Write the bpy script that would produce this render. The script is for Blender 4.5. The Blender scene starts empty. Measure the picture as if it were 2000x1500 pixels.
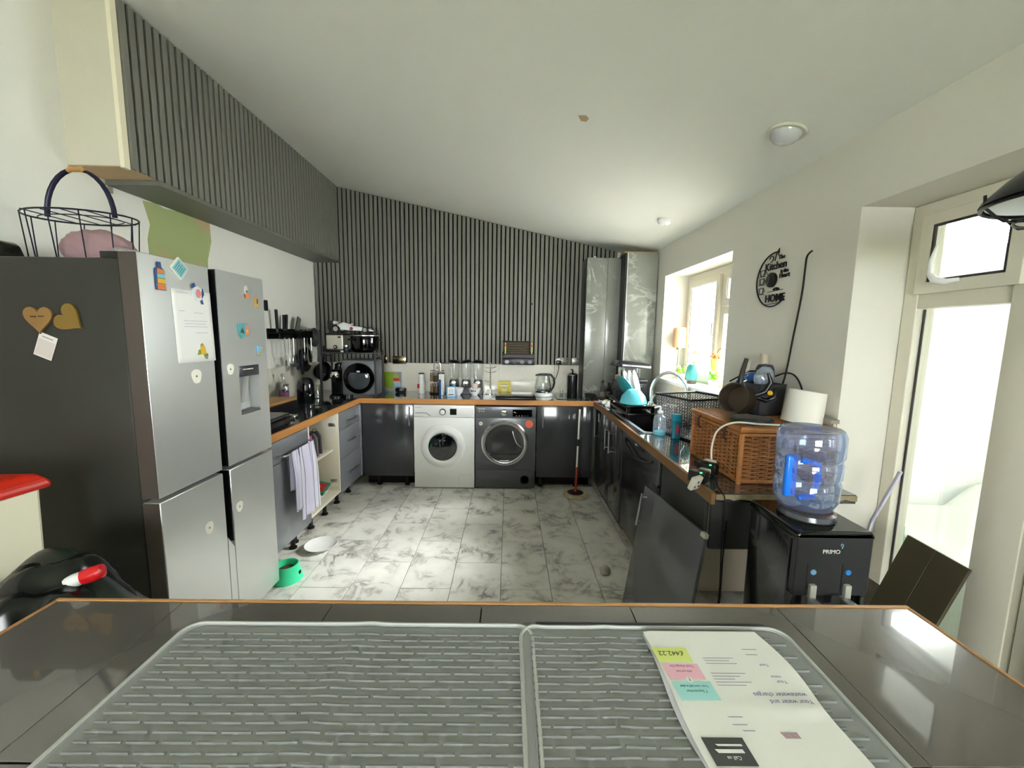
import bpy, bmesh, math, random
from mathutils import Vector, Matrix, Euler
R = math.radians
random.seed(7)
sc = bpy.context.scene
# ---------------------------------------------------------------- camera, world, exposure
FPX, CAMH = 785.0, 1.53
PITCH, ROLL, YAW = R(6.88), R(0.86), R(0.52)
F = Vector((math.sin(YAW) * math.cos(PITCH), math.cos(YAW) * math.cos(PITCH), -math.sin(PITCH)))
R0 = Vector((math.cos(YAW), -math.sin(YAW), 0)); U0 = R0.cross(F)
RX = math.cos(ROLL) * R0 + math.sin(ROLL) * U0
UX = -math.sin(ROLL) * R0 + math.cos(ROLL) * U0
cam = bpy.data.cameras.new('camera'); camo = bpy.data.objects.new('camera', cam)
sc.collection.objects.link(camo)
camo.matrix_world = Matrix(((RX.x, UX.x, -F.x, 0), (RX.y, UX.y, -F.y, 0), (RX.z, UX.z, -F.z, CAMH), (0, 0, 0, 1)))
cam.sensor_width = 36; cam.lens = 36 * FPX / 2000; cam.clip_start = 0.02
sc.camera = camo
w = bpy.data.worlds.new('world'); sc.world = w; w.use_nodes = True
bg = w.node_tree.nodes['Background']
bg.inputs[0].default_value = (0.97, 0.985, 1.0, 1); bg.inputs[1].default_value = 13.0
sc.view_settings.view_transform = 'Standard'; sc.view_settings.look = 'None'
sc.view_settings.exposure = 1.45; sc.view_settings.gamma = 1; sc.view_settings.use_curve_mapping = False
sc.cycles.use_denoising = True
sc.cycles.max_bounces = 10; sc.cycles.diffuse_bounces = 7; sc.cycles.glossy_bounces = 5
sc.cycles.transparent_max_bounces = 16; sc.cycles.transmission_bounces = 8
sc.cycles.sample_clamp_indirect = 8

# hazy low sun that reaches the floor through the kitchen window
sl_ = bpy.data.lights.new('hazy_sun', 'SUN'); sl_.energy = 13.0; sl_.angle = R(22); sl_.color = (1.0, 0.985, 0.96)
so_ = bpy.data.objects.new('hazy_sun', sl_); sc.collection.objects.link(so_)
so_.rotation_euler = Vector((1.0, 0.27, 0.80)).to_track_quat('Z', 'Y').to_euler()
def portal(loc, rot, sx, sy):
    l = bpy.data.lights.new('window_portal', 'AREA'); l.shape = 'RECTANGLE'; l.size = sx; l.size_y = sy
    l.cycles.is_portal = True
    o = bpy.data.objects.new('window_portal', l); sc.collection.objects.link(o); o.location = loc; o.rotation_euler = rot
# area portals only guide sampling of the sky through the real window openings
portal((1.80, 3.26, 1.6), (0, R(90), 0), 1.0, 1.16)
portal((1.80, 0.42, 1.05), (0, R(90), 0), 2.1, 2.65)
portal((0.0, -3.06, 1.5), (R(-90), 0, 0), 1.8, 1.2)

# ---------------------------------------------------------------- helpers
def hx(s):
    s = s.lstrip('#'); v = [int(s[i:i + 2], 16) / 255 for i in (0, 2, 4)]
    return tuple((c / 12.92 if c <= 0.04045 else ((c + 0.055) / 1.055) ** 2.4) for c in v) + (1,)
MATS = {}
def mat(name, col, rough=0.5, metal=0.0, bump=0.0, bscale=60, vary=0.0, vscale=8, emit=0, coat=0, spec=0.5, trans=0, ior=1.45):
    if name in MATS: return MATS[name]
    m = bpy.data.materials.new(name); m.use_nodes = True; n = m.node_tree.nodes; k = m.node_tree.links
    p = n['Principled BSDF']
    c = hx(col) if isinstance(col, str) else tuple(col) + (1,)
    p.inputs['Base Color'].default_value = c; p.inputs['Roughness'].default_value = rough
    p.inputs['Metallic'].default_value = metal; p.inputs['Specular IOR Level'].default_value = spec
    p.inputs['Coat Weight'].default_value = coat; p.inputs['Transmission Weight'].default_value = trans; p.inputs['IOR'].default_value = ior
    if emit: p.inputs['Emission Color'].default_value = c; p.inputs['Emission Strength'].default_value = emit
    tc = n.new('ShaderNodeTexCoord')
    if vary:
        nz = n.new('ShaderNodeTexNoise'); nz.inputs['Scale'].default_value = vscale; nz.inputs['Detail'].default_value = 5
        k.new(tc.outputs['Object'], nz.inputs['Vector'])
        mx = n.new('ShaderNodeMix'); mx.data_type = 'RGBA'
        mx.inputs[6].default_value = tuple(max(0, x * (1 - vary)) for x in c[:3]) + (1,)
        mx.inputs[7].default_value = tuple(min(1, x * (1 + vary)) for x in c[:3]) + (1,)
        k.new(nz.outputs['Fac'], mx.inputs[0]); k.new(mx.outputs[2], p.inputs['Base Color'])
    if bump:
        nb = n.new('ShaderNodeTexNoise'); nb.inputs['Scale'].default_value = bscale; nb.inputs['Detail'].default_value = 4
        k.new(tc.outputs['Object'], nb.inputs['Vector'])
        b = n.new('ShaderNodeBump'); b.inputs['Strength'].default_value = bump; b.inputs['Distance'].default_value = 0.004
        k.new(nb.outputs['Fac'], b.inputs['Height']); k.new(b.outputs['Normal'], p.inputs['Normal'])
    MATS[name] = m; return m
def glass(name, tint=(1, 1, 1), refl=0.06, rough=0.0, body=0.0, bodycol=(1, 1, 1)):
    """thin clear sheet: see-through with a fresnel sheen; body = share of milky diffuse"""
    if name in MATS: return MATS[name]
    m = bpy.data.materials.new(name); m.use_nodes = True; n = m.node_tree.nodes; k = m.node_tree.links
    n.clear(); out = n.new('ShaderNodeOutputMaterial'); t = n.new('ShaderNodeBsdfTransparent'); g = n.new('ShaderNodeBsdfGlossy')
    t.inputs[0].default_value = tuple(tint) + (1,); g.inputs['Roughness'].default_value = rough
    fr = n.new('ShaderNodeLayerWeight'); fr.inputs[0].default_value = 0.25
    mr = n.new('ShaderNodeMapRange'); mr.inputs[3].default_value = refl; mr.inputs[4].default_value = min(1, refl + 0.6)
    k.new(fr.outputs['Facing'], mr.inputs[0])
    mx = n.new('ShaderNodeMixShader'); k.new(mr.outputs[0], mx.inputs[0]); k.new(t.outputs[0], mx.inputs[1]); k.new(g.outputs[0], mx.inputs[2])
    last = mx
    if body:
        d = n.new('ShaderNodeBsdfDiffuse'); d.inputs[0].default_value = tuple(bodycol) + (1,)
        m2 = n.new('ShaderNodeMixShader'); m2.inputs[0].default_value = body
        k.new(mx.outputs[0], m2.inputs[1]); k.new(d.outputs[0], m2.inputs[2]); last = m2
    k.new(last.outputs[0], out.inputs[0]); MATS[name] = m; return m
def marble(name, base, vein, rough=0.25, scale=3.0, dark2=None, rnd=True, width=0.05, bump=False):
    if name in MATS: return MATS[name]
    m = bpy.data.materials.new(name); m.use_nodes = True; n = m.node_tree.nodes; k = m.node_tree.links
    p = n['Principled BSDF']; p.inputs['Roughness'].default_value = rough
    tc = n.new('ShaderNodeTexCoord'); mp = n.new('ShaderNodeMapping'); mp.inputs['Rotation'].default_value = (0, 0.3, 0.7)
    k.new(tc.outputs['Object'], mp.inputs['Vector'])
    if rnd:
        oi = n.new('ShaderNodeObjectInfo'); ml = n.new('ShaderNodeMath'); ml.operation = 'MULTIPLY'; ml.inputs[1].default_value = 37
        k.new(oi.outputs['Random'], ml.inputs[0]); k.new(ml.outputs[0], mp.inputs['Location'])
    nz = n.new('ShaderNodeTexNoise'); nz.inputs['Scale'].default_value = scale; nz.inputs['Detail'].default_value = 9
    nz.inputs['Roughness'].default_value = 0.62; nz.inputs['Distortion'].default_value = 1.3; k.new(mp.outputs[0], nz.inputs['Vector'])
    s = n.new('ShaderNodeMath'); s.operation = 'SUBTRACT'; s.inputs[1].default_value = 0.5; k.new(nz.outputs['Fac'], s.inputs[0])
    a = n.new('ShaderNodeMath'); a.operation = 'ABSOLUTE'; k.new(s.outputs[0], a.inputs[0])
    r = n.new('ShaderNodeMapRange'); r.inputs[1].default_value = 0.0; r.inputs[2].default_value = width; r.inputs[3].default_value = 1; r.inputs[4].default_value = 0
    k.new(a.outputs[0], r.inputs[0])
    n2 = n.new('ShaderNodeTexNoise'); n2.inputs['Scale'].default_value = scale * 1.7; n2.inputs['Detail'].default_value = 6; k.new(mp.outputs[0], n2.inputs['Vector'])
    r2 = n.new('ShaderNodeMapRange'); r2.inputs[1].default_value = 0.45; r2.inputs[2].default_value = 0.7; k.new(n2.outputs['Fac'], r2.inputs[0])
    mu = n.new('ShaderNodeMath'); mu.operation = 'MULTIPLY'; k.new(r.outputs[0], mu.inputs[0]); k.new(r2.outputs[0], mu.inputs[1])
    mx = n.new('ShaderNodeMix'); mx.data_type = 'RGBA'; mx.inputs[6].default_value = hx(base); mx.inputs[7].default_value = hx(vein)
    k.new(mu.outputs[0], mx.inputs[0])
    mx2 = n.new('ShaderNodeMix'); mx2.data_type = 'RGBA'; mx2.blend_type = 'MULTIPLY'; mx2.inputs[0].default_value = 0.5
    r3 = n.new('ShaderNodeMapRange'); r3.inputs[1].default_value = 0.3; r3.inputs[2].default_value = 0.75; r3.inputs[3].default_value = 1; r3.inputs[4].default_value = 0.62
    k.new(n2.outputs['Fac'], r3.inputs[0]); k.new(mx.outputs[2], mx2.inputs[6]); k.new(r3.outputs[0], mx2.inputs[7])
    k.new(mx2.outputs[2], p.inputs['Base Color'])
    MATS[name] = m; return m
def wood(name, c1, c2, scale=(2, 30, 30), rough=0.45):
    if name in MATS: return MATS[name]
    m = bpy.data.materials.new(name); m.use_nodes = True; n = m.node_tree.nodes; k = m.node_tree.links
    p = n['Principled BSDF']; p.inputs['Roughness'].default_value = rough
    tc = n.new('ShaderNodeTexCoord'); mp = n.new('ShaderNodeMapping'); mp.inputs['Scale'].default_value = scale
    k.new(tc.outputs['Object'], mp.inputs['Vector']); nz = n.new('ShaderNodeTexNoise'); nz.inputs['Scale'].default_value = 1.5; nz.inputs['Detail'].default_value = 6
    k.new(mp.outputs[0], nz.inputs['Vector']); mx = n.new('ShaderNodeMix'); mx.data_type = 'RGBA'; mx.inputs[6].default_value = hx(c1); mx.inputs[7].default_value = hx(c2)
    k.new(nz.outputs['Fac'], mx.inputs[0]); k.new(mx.outputs[2], p.inputs['Base Color']); MATS[name] = m; return m

class B:
    """collects shapes into one mesh"""
    def __init__(s): s.bm = bmesh.new()
    def _cnt(s): return len(s.bm.verts)
    def box(s, x0, y0, z0, x1, y1, z1, bev=0.0, seg=1, M=None):
        r = bmesh.ops.create_cube(s.bm, size=1)['verts']
        for v in r: v.co = Vector(((x0 + x1) / 2 + v.co.x * (x1 - x0), (y0 + y1) / 2 + v.co.y * (y1 - y0), (z0 + z1) / 2 + v.co.z * (z1 - z0)))
        if bev:
            es = list({e for v in r for e in v.link_edges})
            o = bmesh.ops.bevel(s.bm, geom=es, offset=bev, segments=seg, affect='EDGES', profile=0.5)
            r = list({v for f in o['faces'] for v in f.verts} | {v for v in r if v.is_valid})
        if M is not None: bmesh.ops.transform(s.bm, matrix=M, verts=[v for v in r if v.is_valid])
        return s
    def ring(s, c, u, v, rx, ry, seg):
        return [s.bm.verts.new(c + u * (rx * math.cos(2 * math.pi * i / seg)) + v * (ry * math.sin(2 * math.pi * i / seg))) for i in range(seg)]
    def skin(s, rings, cap0=True, cap1=True, closed=False):
        n = len(rings); seg = len(rings[0])
        for a in range(n if closed else n - 1):
            A = rings[a]; Bq = rings[(a + 1) % n]
            for i in range(seg):
                j = (i + 1) % seg
                try: s.bm.faces.new((A[i], A[j], Bq[j], Bq[i]))
                except ValueError: pass
        if not closed:
            if cap0: s.bm.faces.new(rings[0][::-1])
            if cap1: s.bm.faces.new(rings[-1])
        return s
    def cyl(s, p0, p1, r0, r1=None, seg=20, cap=True):
        p0 = Vector(p0); p1 = Vector(p1); r1 = r0 if r1 is None else r1; d = (p1 - p0).normalized()
        u = d.orthogonal().normalized(); v = d.cross(u)
        return s.skin([s.ring(p0, u, v, r0, r0, seg), s.ring(p1, u, v, r1, r1, seg)], cap, cap)
    def lathe(s, prof, c=(0, 0, 0), seg=24, axis='z', cap0=True, cap1=True, M=None):
        c = Vector(c); ax = {'x': (Vector((0, 1, 0)), Vector((0, 0, 1)), Vector((1, 0, 0))), 'y': (Vector((0, 0, 1)), Vector((1, 0, 0)), Vector((0, 1, 0))), 'z': (Vector((1, 0, 0)), Vector((0, 1, 0)), Vector((0, 0, 1)))}[axis]
        k = s._cnt()
        rings = [s.ring(c + ax[2] * z, ax[0], ax[1], max(r, 1e-5), max(r, 1e-5), seg) for r, z in prof]
        s.skin(rings, cap0, cap1)
        if M is not None: bmesh.ops.transform(s.bm, matrix=M, verts=[v for rg in rings for v in rg])
        return s
    def tube(s, pts, r, seg=8, closed=False, flat=1.0):
        P = [Vector(p) for p in pts]; n = len(P); rr = r if isinstance(r, (list, tuple)) else [r] * n
        rings = []; u = None
        for i in range(n):
            if closed: d = (P[(i + 1) % n] - P[i - 1]).normalized()
            else: d = (P[min(i + 1, n - 1)] - P[max(i - 1, 0)]).normalized()
            if u is None: u = d.orthogonal().normalized()
            else:
                u = (u - d * u.dot(d)); u = u.normalized() if u.length > 1e-6 else d.orthogonal().normalized()
            rings.append(s.ring(P[i], u, d.cross(u), rr[i], rr[i] * flat, seg))
        return s.skin(rings, True, True, closed)
    def ball(s, c, r, seg=16, rings=10, jit=0.0):
        r = (r, r, r) if not isinstance(r, (tuple, list)) else r
        o = bmesh.ops.create_uvsphere(s.bm, u_segments=seg, v_segments=rings, radius=1)['verts']
        for v in o:
            k = 1 + (random.uniform(-jit, jit) if jit else 0)
            v.co = Vector((c[0] + v.co.x * r[0] * k, c[1] + v.co.y * r[1] * k, c[2] + v.co.z * r[2] * k))
        return s
    def prism(s, pts, a, b, axis='z'):
        """2D outline extruded from a to b along axis; pts are the other two coords in xyz order"""
        def P(p, t): return {'z': (p[0], p[1], t), 'y': (p[0], t, p[1]), 'x': (t, p[0], p[1])}[axis]
        A = [s.bm.verts.new(P(p, a)) for p in pts]; Bv = [s.bm.verts.new(P(p, b)) for p in pts]; n = len(pts)
        s.bm.faces.new(A); s.bm.faces.new(Bv[::-1])
        for i in range(n): s.bm.faces.new((A[i], Bv[i], Bv[(i + 1) % n], A[(i + 1) % n]))
        return s
    def grid(s, fn, nu, nv, thick=0.0):
        V = [[s.bm.verts.new(fn(i / nu, j / nv)) for j in range(nv + 1)] for i in range(nu + 1)]
        for i in range(nu):
            for j in range(nv): s.bm.faces.new((V[i][j], V[i + 1][j], V[i + 1][j + 1], V[i][j + 1]))
        return s
    def build(s, name, m, parent=None, smooth=True, ang=38, solid=0.0, bevel=0.0, sub=0, recalc=True):
        if recalc: bmesh.ops.recalc_face_normals(s.bm, faces=s.bm.faces[:])
        me = bpy.data.meshes.new(name); s.bm.to_mesh(me); s.bm.free()
        if m: me.materials.append(m)
        if smooth:
            me.polygons.foreach_set('use_smooth', [True] * len(me.polygons)); me.set_sharp_from_angle(angle=R(ang))
        o = bpy.data.objects.new(name, me); sc.collection.objects.link(o)
        if solid: md = o.modifiers.new('s', 'SOLIDIFY'); md.thickness = solid
        if bevel: md = o.modifiers.new('b', 'BEVEL'); md.width = bevel; md.segments = 2
        if sub: md = o.modifiers.new('u', 'SUBSURF'); md.levels = sub; md.render_levels = sub
        if parent is not None: o.parent = parent
        return o
def rrect(x0, y0, x1, y1, r, n=5):
    p = []
    for cx, cy, a in ((x1 - r, y1 - r, 0), (x0 + r, y1 - r, 90), (x0 + r, y0 + r, 180), (x1 - r, y0 + r, 270)):
        for i in range(n + 1):
            t = R(a + 90 * i / n); p.append((cx + r * math.cos(t), cy + r * math.sin(t)))
    return p
def bx(name, m, parent, x0, y0, z0, x1, y1, z1, bev=0.002, seg=2): return B().box(x0, y0, z0, x1, y1, z1, bev, seg).build(name, m, parent)
def tag(o, label, cat, group=None, kind=None):
    o['label'] = label; o['category'] = cat
    if group: o['group'] = group
    if kind: o['kind'] = kind
    return o
def thing(name, label, cat, loc=(0, 0, 0), rz=0.0, group=None, rot=None):
    o = bpy.data.objects.new(name, None); o.empty_display_size = 0.05; sc.collection.objects.link(o); o.location = loc
    o.rotation_euler = rot if rot else (0, 0, rz); return tag(o, label, cat, group)
def struct(o): o['kind'] = 'structure'; return o
def stuff(o): o['kind'] = 'stuff'; return o
def lab(o, s): o['label'] = s; return o
def copy_tree(o, parent=None):
    c = o.copy(); sc.collection.objects.link(c); c.parent = parent
    for ch in list(o.children): copy_tree(ch, c)
    return c
def text(s, m, parent, size, M, name='lettering', depth=0.0006, align='CENTER', bold=0.0):
    cu = bpy.data.curves.new('t', 'FONT'); cu.body = s; cu.size = size; cu.extrude = depth; cu.align_x = align; cu.align_y = 'CENTER'; cu.offset = bold
    cu.resolution_u = 3
    ob = bpy.data.objects.new('t', cu); sc.collection.objects.link(ob)
    me = bpy.data.meshes.new_from_object(ob.evaluated_get(bpy.context.evaluated_depsgraph_get())); bpy.data.objects.remove(ob)
    me.materials.clear(); me.materials.append(m); me.transform(M)
    o = bpy.data.objects.new(name, me); sc.collection.objects.link(o); o.parent = parent; o['kind'] = 'stuff' if False else 'part'
    del o['kind']; return o
# text facing directions: columns map text x, y, normal
def face(loc, d):
    ax = {'-y': ((1, 0, 0), (0, 0, 1), (0, -1, 0)), '+x': ((0, 1, 0), (0, 0, 1), (1, 0, 0)), '-x': ((0, -1, 0), (0, 0, 1), (-1, 0, 0)), 'up': ((1, 0, 0), (0, 1, 0), (0, 0, 1)), 'upflip': ((-1, 0, 0), (0, -1, 0), (0, 0, 1))}[d]
    return Matrix(((ax[0][0], ax[1][0], ax[2][0], loc[0]), (ax[0][1], ax[1][1], ax[2][1], loc[1]), (ax[0][2], ax[1][2], ax[2][2], loc[2]), (0, 0, 0, 1)))

# ---------------------------------------------------------------- materials
WALL = mat('wall_paint', (0.83, 0.82, 0.765), 0.85, bump=0.15, bscale=25, vary=0.03, vscale=3)
CEIL = mat('ceiling_paint', (0.83, 0.82, 0.785), 0.8, bump=0.1, bscale=15, vary=0.03, vscale=2)
TILE = marble('floor_tile_marble', '#e9e7e2', '#6f6c66', 0.28, 4.0, width=0.07)
GROUT = mat('grout', '#57534b', 0.9)
SPLASH = marble('splashback_marble', '#e6e1d6', '#b9ada0', 0.12, 1.2, rnd=False, width=0.04)
SLAT = wood('slat_paint', '#706f67', '#7c7b73', (20, 20, 2), 0.55)
BACKING = mat('felt_backing', '#15140f', 0.95)
GLOSS = mat('gloss_grey_door', '#3b3b3f', 0.14, spec=0.5, coat=0.3, vary=0.05, vscale=4)
GLOSSL = mat('gloss_light_grey_door', '#7c7e83', 0.2, spec=0.5, coat=0.2, vary=0.04)
TOP = mat('dark_gloss_worktop', '#3c3d43', 0.10, spec=0.8, vary=0.12, vscale=3, coat=1.0)
ISL = mat('island_tile', '#575350', 0.2, spec=0.6, vary=0.1, vscale=2, coat=1.0)
for _m in (TOP, ISL):
    _m.node_tree.nodes['Principled BSDF'].inputs['Coat IOR'].default_value = 1.8; _m.node_tree.nodes['Principled BSDF'].inputs['Coat Roughness'].default_value = 0.03
OAK = wood('oak_edging', '#d6994f', '#b3743a', (3, 3, 40), 0.4)
OAKL = wood('island_oak_edge', '#d09a62', '#b07c48', (3, 40, 40), 0.4)
STEEL = mat('brushed_steel', (0.70, 0.71, 0.70), 0.3, 0.72, vary=0.05, vscale=2.5)
STEELD = mat('dark_steel_side', '#35342f', 0.38, 0.35, vary=0.08, vscale=2)
CHROME = mat('chrome', (0.78, 0.78, 0.78), 0.12, 1.0)
SATIN = mat('satin_metal', (0.6, 0.6, 0.58), 0.28, 1.0)
BLACK = mat('black_plastic', '#0d0d0e', 0.3)
BLACKG = mat('black_gloss', '#060607', 0.08, spec=0.6)
BLACKM = mat('black_metal', '#151516', 0.45, 0.4)
WHITE = mat('white_enamel', '#f1f1f1', 0.25, vary=0.01)
WHITEP = mat('white_plastic', '#e6e2d6', 0.4)
UPVC = mat('upvc_frame', '#dcd6c6', 0.35, vary=0.02)
CREAM = mat('cream_melamine', '#e6dfcf', 0.5)
PANE = glass('window_glass', (0.98, 1, 0.99), 0.04)
CLEAR = glass('clear_glass', (0.93, 0.95, 0.95), 0.10)
RUBBER = mat('rubber', '#141414', 0.8)
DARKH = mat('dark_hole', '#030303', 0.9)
INK = mat('ink', '#2c2c34', 0.8); INKL = mat('pale_ink', '#9a9aa8', 0.8)
PAPER = mat('paper', '#efeeec', 0.7)

# ---------------------------------------------------------------- setting
def ceil_z(x): return 3.05 - 0.2058 * (x + 1.82)
floor = struct(bx('floor', GROUT, None, -2.25, -3.1, -0.12, 1.75, 4.65, -0.002, 0))
rt = random.Random(3)
xe = [-0.03 + 0.305 * k for k in range(-7, 6)]
tl = {}
for k in range(-7, 5):
    x0 = -0.03 + 0.305 * k; x1 = x0 + 0.305
    x0c = max(x0, -2.098); x1c = min(x1, 1.448)
    off = 3.405 if k % 2 == 0 else 3.687
    y = off - 0.565 * 6
    while y < 4.45:
        a, b2 = max(y, -0.2), min(y + 0.565, 4.448)
        if b2 > a + 0.02:
            g = 0.0016
            wd, dp = round(x1c - x0c - 2 * g, 4), round(b2 - a - 2 * g, 4)
            key = (wd, dp)
            if key not in tl:
                o = B().box(-wd / 2, -dp / 2, -0.008, wd / 2, dp / 2, 0, 0.0012, 1).build('tile', TILE, floor); tl[key] = o.data
            else:
                o = bpy.data.objects.new('tile', tl[key]); sc.collection.objects.link(o); o.parent = floor
            o.location = ((x0c + x1c) / 2, (a + b2) / 2, 0)
        y += 0.565
# walls
wall_left = struct(B().box(-2.25, -3.1, 0, -2.1, 4.6, 3.25).build('wall_left', WALL))
wall_back = struct(B().prism([(-2.1, 0), (1.75, 0), (1.75, 2.5), (-2.1, 3.3)], 4.45, 4.6, 'y').build('wall_back', WALL))
def wr(b, y0, y1, z0, z1): b.box(1.45, y0, z0, 1.75, y1, z1)
wy = [-3.1, -0.9, 1.725, 2.69, 3.83, 4.45]
b = B()
# one closed outline per level, cut around both openings
b.prism([(-3.1, 0), (-0.9, 0), (-0.9, 2.08), (1.725, 2.08), (1.725, 0), (2.69, 0), (2.69, 2.1), (3.2, 2.1), (3.2, 2.55), (-3.1, 2.55)], 1.45, 1.75, 'x')
b.prism([(2.69, 0), (4.45, 0), (4.45, 2.55), (3.2, 2.55), (3.2, 2.1), (3.83, 2.1), (3.83, 1.12), (2.69, 1.12)], 1.45, 1.75, 'x')
bmesh.ops.remove_doubles(b.bm, verts=b.bm.verts[:], dist=0.0001)
wall_right = struct(b.build('wall_right', mat('window_wall_shaded', (0.70, 0.67, 0.60), 0.85, bump=0.15, bscale=25, vary=0.03, vscale=3)))  # wall colour darkened here to carry the shade of the backlit side
# front wall behind the viewer, with a patio window
b = B()
b.prism([(-2.25, 0), (1.75, 0), (1.75, 2.45), (0.9, 2.6), (0.9, 0.9), (-0.9, 0.9)], -3.25, -3.1, 'y')
b.prism([(-2.25, 0), (-0.9, 0.9), (-0.9, 2.1), (0.9, 2.1), (0.9, 2.6), (-2.25, 3.25)], -3.25, -3.1, 'y')
bmesh.ops.remove_doubles(b.bm, verts=b.bm.verts[:], dist=0.0001)
wall_front = struct(b.build('wall_front', WALL))
ceiling = struct(B().prism([(-2.25, ceil_z(-2.25)), (1.75, ceil_z(1.75)), (1.75, ceil_z(1.75) + .15), (-2.25, ceil_z(-2.25) + .15)], -3.25, 4.6, 'y').build('ceiling', CEIL))
B().prism([(0.325, 2.115), (0.345, 2.155), (0.372, 2.15), (0.378, 2.12), (0.36, 2.10)], 0, 0.003, 'z').build('bare_patch', mat('bare_plaster', '#b7a083', 0.9), ceiling).location = (0, 0, 0)
pt = [c for c in ceiling.children][0]
for v in pt.data.vertices: v.co.z = ceil_z(v.co.x) - 0.0005 - (0.002 if v.co.z < 0.001 else 0)
# green test paint patch on left wall
gp = B()
gy = [(2.415, 2.262), (2.5, 2.275), (2.56, 2.262), (2.7, 2.28), (2.93, 2.288), (2.935, 2.15), (2.89, 2.02), (2.88, 1.90), (2.43, 1.90), (2.425, 2.05), (2.45, 2.14)]
gp.prism(gy, -2.1005, -2.098, 'x')
GP = bpy.data.materials.new('green_test_paint'); GP.use_nodes = True
n = GP.node_tree.nodes; k = GP.node_tree.links; tc = n.new('ShaderNodeTexCoord'); nz = n.new('ShaderNodeTexNoise'); nz.inputs['Scale'].default_value = 3.2; nz.inputs['Detail'].default_value = 2
rp = n.new('ShaderNodeValToRGB'); rp.color_ramp.elements[0].position = 0.54; rp.color_ramp.elements[0].color = hx('#a8b47c'); rp.color_ramp.elements[1].position = 0.68; rp.color_ramp.elements[1].color = hx('#c2a583')
k.new(tc.outputs['Object'], nz.inputs['Vector']); k.new(nz.outputs['Fac'], rp.inputs[0]); k.new(rp.outputs[0], n['Principled BSDF'].inputs['Base Color']); n['Principled BSDF'].inputs['Roughness'].default_value = 0.8
gp.build('paint_patch', GP, wall_left, smooth=False)
# marble splash tiles on the back wall and left wall
x = -2.1; i = 0
for x0, x1 in ((-2.09, -1.43), (-1.428, -0.768), (-0.766, -0.106), (-0.104, 0.506), (0.508, 1.168), (1.17, 1.445)):
    B().box(x0, 4.438, 0.9, x1, 4.4505, 1.212, 0.0015, 1).build('splash_tile', SPLASH, wall_back)
for y0, y1 in ((2.3, 2.90), (2.902, 3.502), (3.504, 4.104), (4.106, 4.436)):
    B().box(-2.1005, y0, 0.9, -2.09, y1, 1.212, 0.0015, 1).build('splash_tile', SPLASH, wall_left)
for y0, y1 in ((1.73, 2.33), (2.332, 2.932), (2.934, 3.534)):
    B().box(1.438, y0, 0.9, 1.4505, y1, 1.175 if y0 < 2 else 1.118, 0.0015, 1).build('splash_tile', mat('splash_beige', '#cfc0a8', 0.3), wall_right)
# broken tile edge by the glazed door
B().prism([(1.70, 1.17), (1.87, 1.178), (1.87, 1.19), (1.78, 1.192), (1.70, 1.186)], 1.40, 1.4385, 'x').build('broken_trim', mat('grey_trim', '#8b877d', 0.6), wall_right, smooth=False)
# slat cladding, back wall
B().prism([(-2.098, 1.214), (1.15, 1.214), (1.15, ceil_z(1.15) - 0.002), (-2.098, ceil_z(-2.098) - 0.002)], 4.441, 4.4505, 'y').build('backing_panel', BACKING, wall_back, smooth=False)
P_ = 0.0465; x = -2.09
while x < 1.13:
    zt = 2.284 if x + 0.03 < -1.82 else ceil_z(x + 0.031) - 0.002
    B().box(x, 4.424, 1.214, x + 0.031, 4.4415, zt, 0.001, 1).build('slat', SLAT, wall_back, smooth=False)
    x += P_
# bulkhead over the left run
bulk = struct(B().prism([(-2.1, 2.30), (-1.84, 2.30), (-1.84, ceil_z(-1.84)), (-2.1, ceil_z(-2.1))], 2.03, 4.424, 'y').build('wall_bulkhead', mat('bulkhead_shaded', (0.60, 0.56, 0.46), .85, vary=.04), smooth=False))  # taupe tone puts the shade on the bulkhead end into its colour
B().box(-1.845, 2.02, 2.29, -1.825, 2.05, ceil_z(-1.84)).build('corner_bead', mat('corner_cream', '#ece3cb', 0.7), bulk)
B().prism([(-2.1, 2.297), (-1.83, 2.297), (-1.83, 2.302), (-2.1, 2.302)], 2.03, 2.2, 'y').build('bare_board', mat('bare_mdf', '#c7ab84', 0.8), bulk)
B().box(-2.098, 2.2, 2.272, -1.815, 4.423, 2.297, 0.002, 1).build('soffit_panel', mat('grey_soffit', '#6a6a62', 0.5), bulk)
B().box(-1.8395, 2.051, 2.2975, -1.832, 4.423, ceil_z(-1.83) - 0.004).build('backing_panel', BACKING, bulk)
y = 2.055
sm = None
while y < 4.39:
    if sm is None:
        o = B().box(-1.833, 0, 2.2975, -1.815, 0.031, ceil_z(-1.815) - 0.002, 0.001, 1).build('slat', SLAT, bulk, smooth=False); sm = o.data
    else:
        o = bpy.data.objects.new('slat', sm); sc.collection.objects.link(o); o.parent = bulk
    o.location = (0, y, 0); y += P_

# windows: frames sit in the recess of the right wall
def frame_mesh(y0, y1, z0, z1, t, x0, x1, bev=0.004):
    """rectangular frame in the y-z plane as one ring"""
    b = B(); o = [(y0, z0), (y1, z0), (y1, z1), (y0, z1)]; i = [(y0 + t, z0 + t), (y1 - t, z0 + t), (y1 - t, z1 - t), (y0 + t, z1 - t)]
    V = {}
    for xx in (x0, x1):
        for nm, pp in (('o', o), ('i', i)):
            V[(xx, nm)] = [b.bm.verts.new((xx, p[0], p[1])) for p in pp]
    for q in range(4):
        r = (q + 1) % 4
        for xx, s in ((x0, 1), (x1, -1)): b.bm.faces.new((V[(xx, 'o')][q], V[(xx, 'o')][r], V[(xx, 'i')][r], V[(xx, 'i')][q]))
        for nm in 'oi': b.bm.faces.new((V[(x0, nm)][q], V[(x0, nm)][r], V[(x1, nm)][r], V[(x1, nm)][q]))
    return b
GASK = mat('window_gasket', '#3a3538', 0.6)
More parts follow.
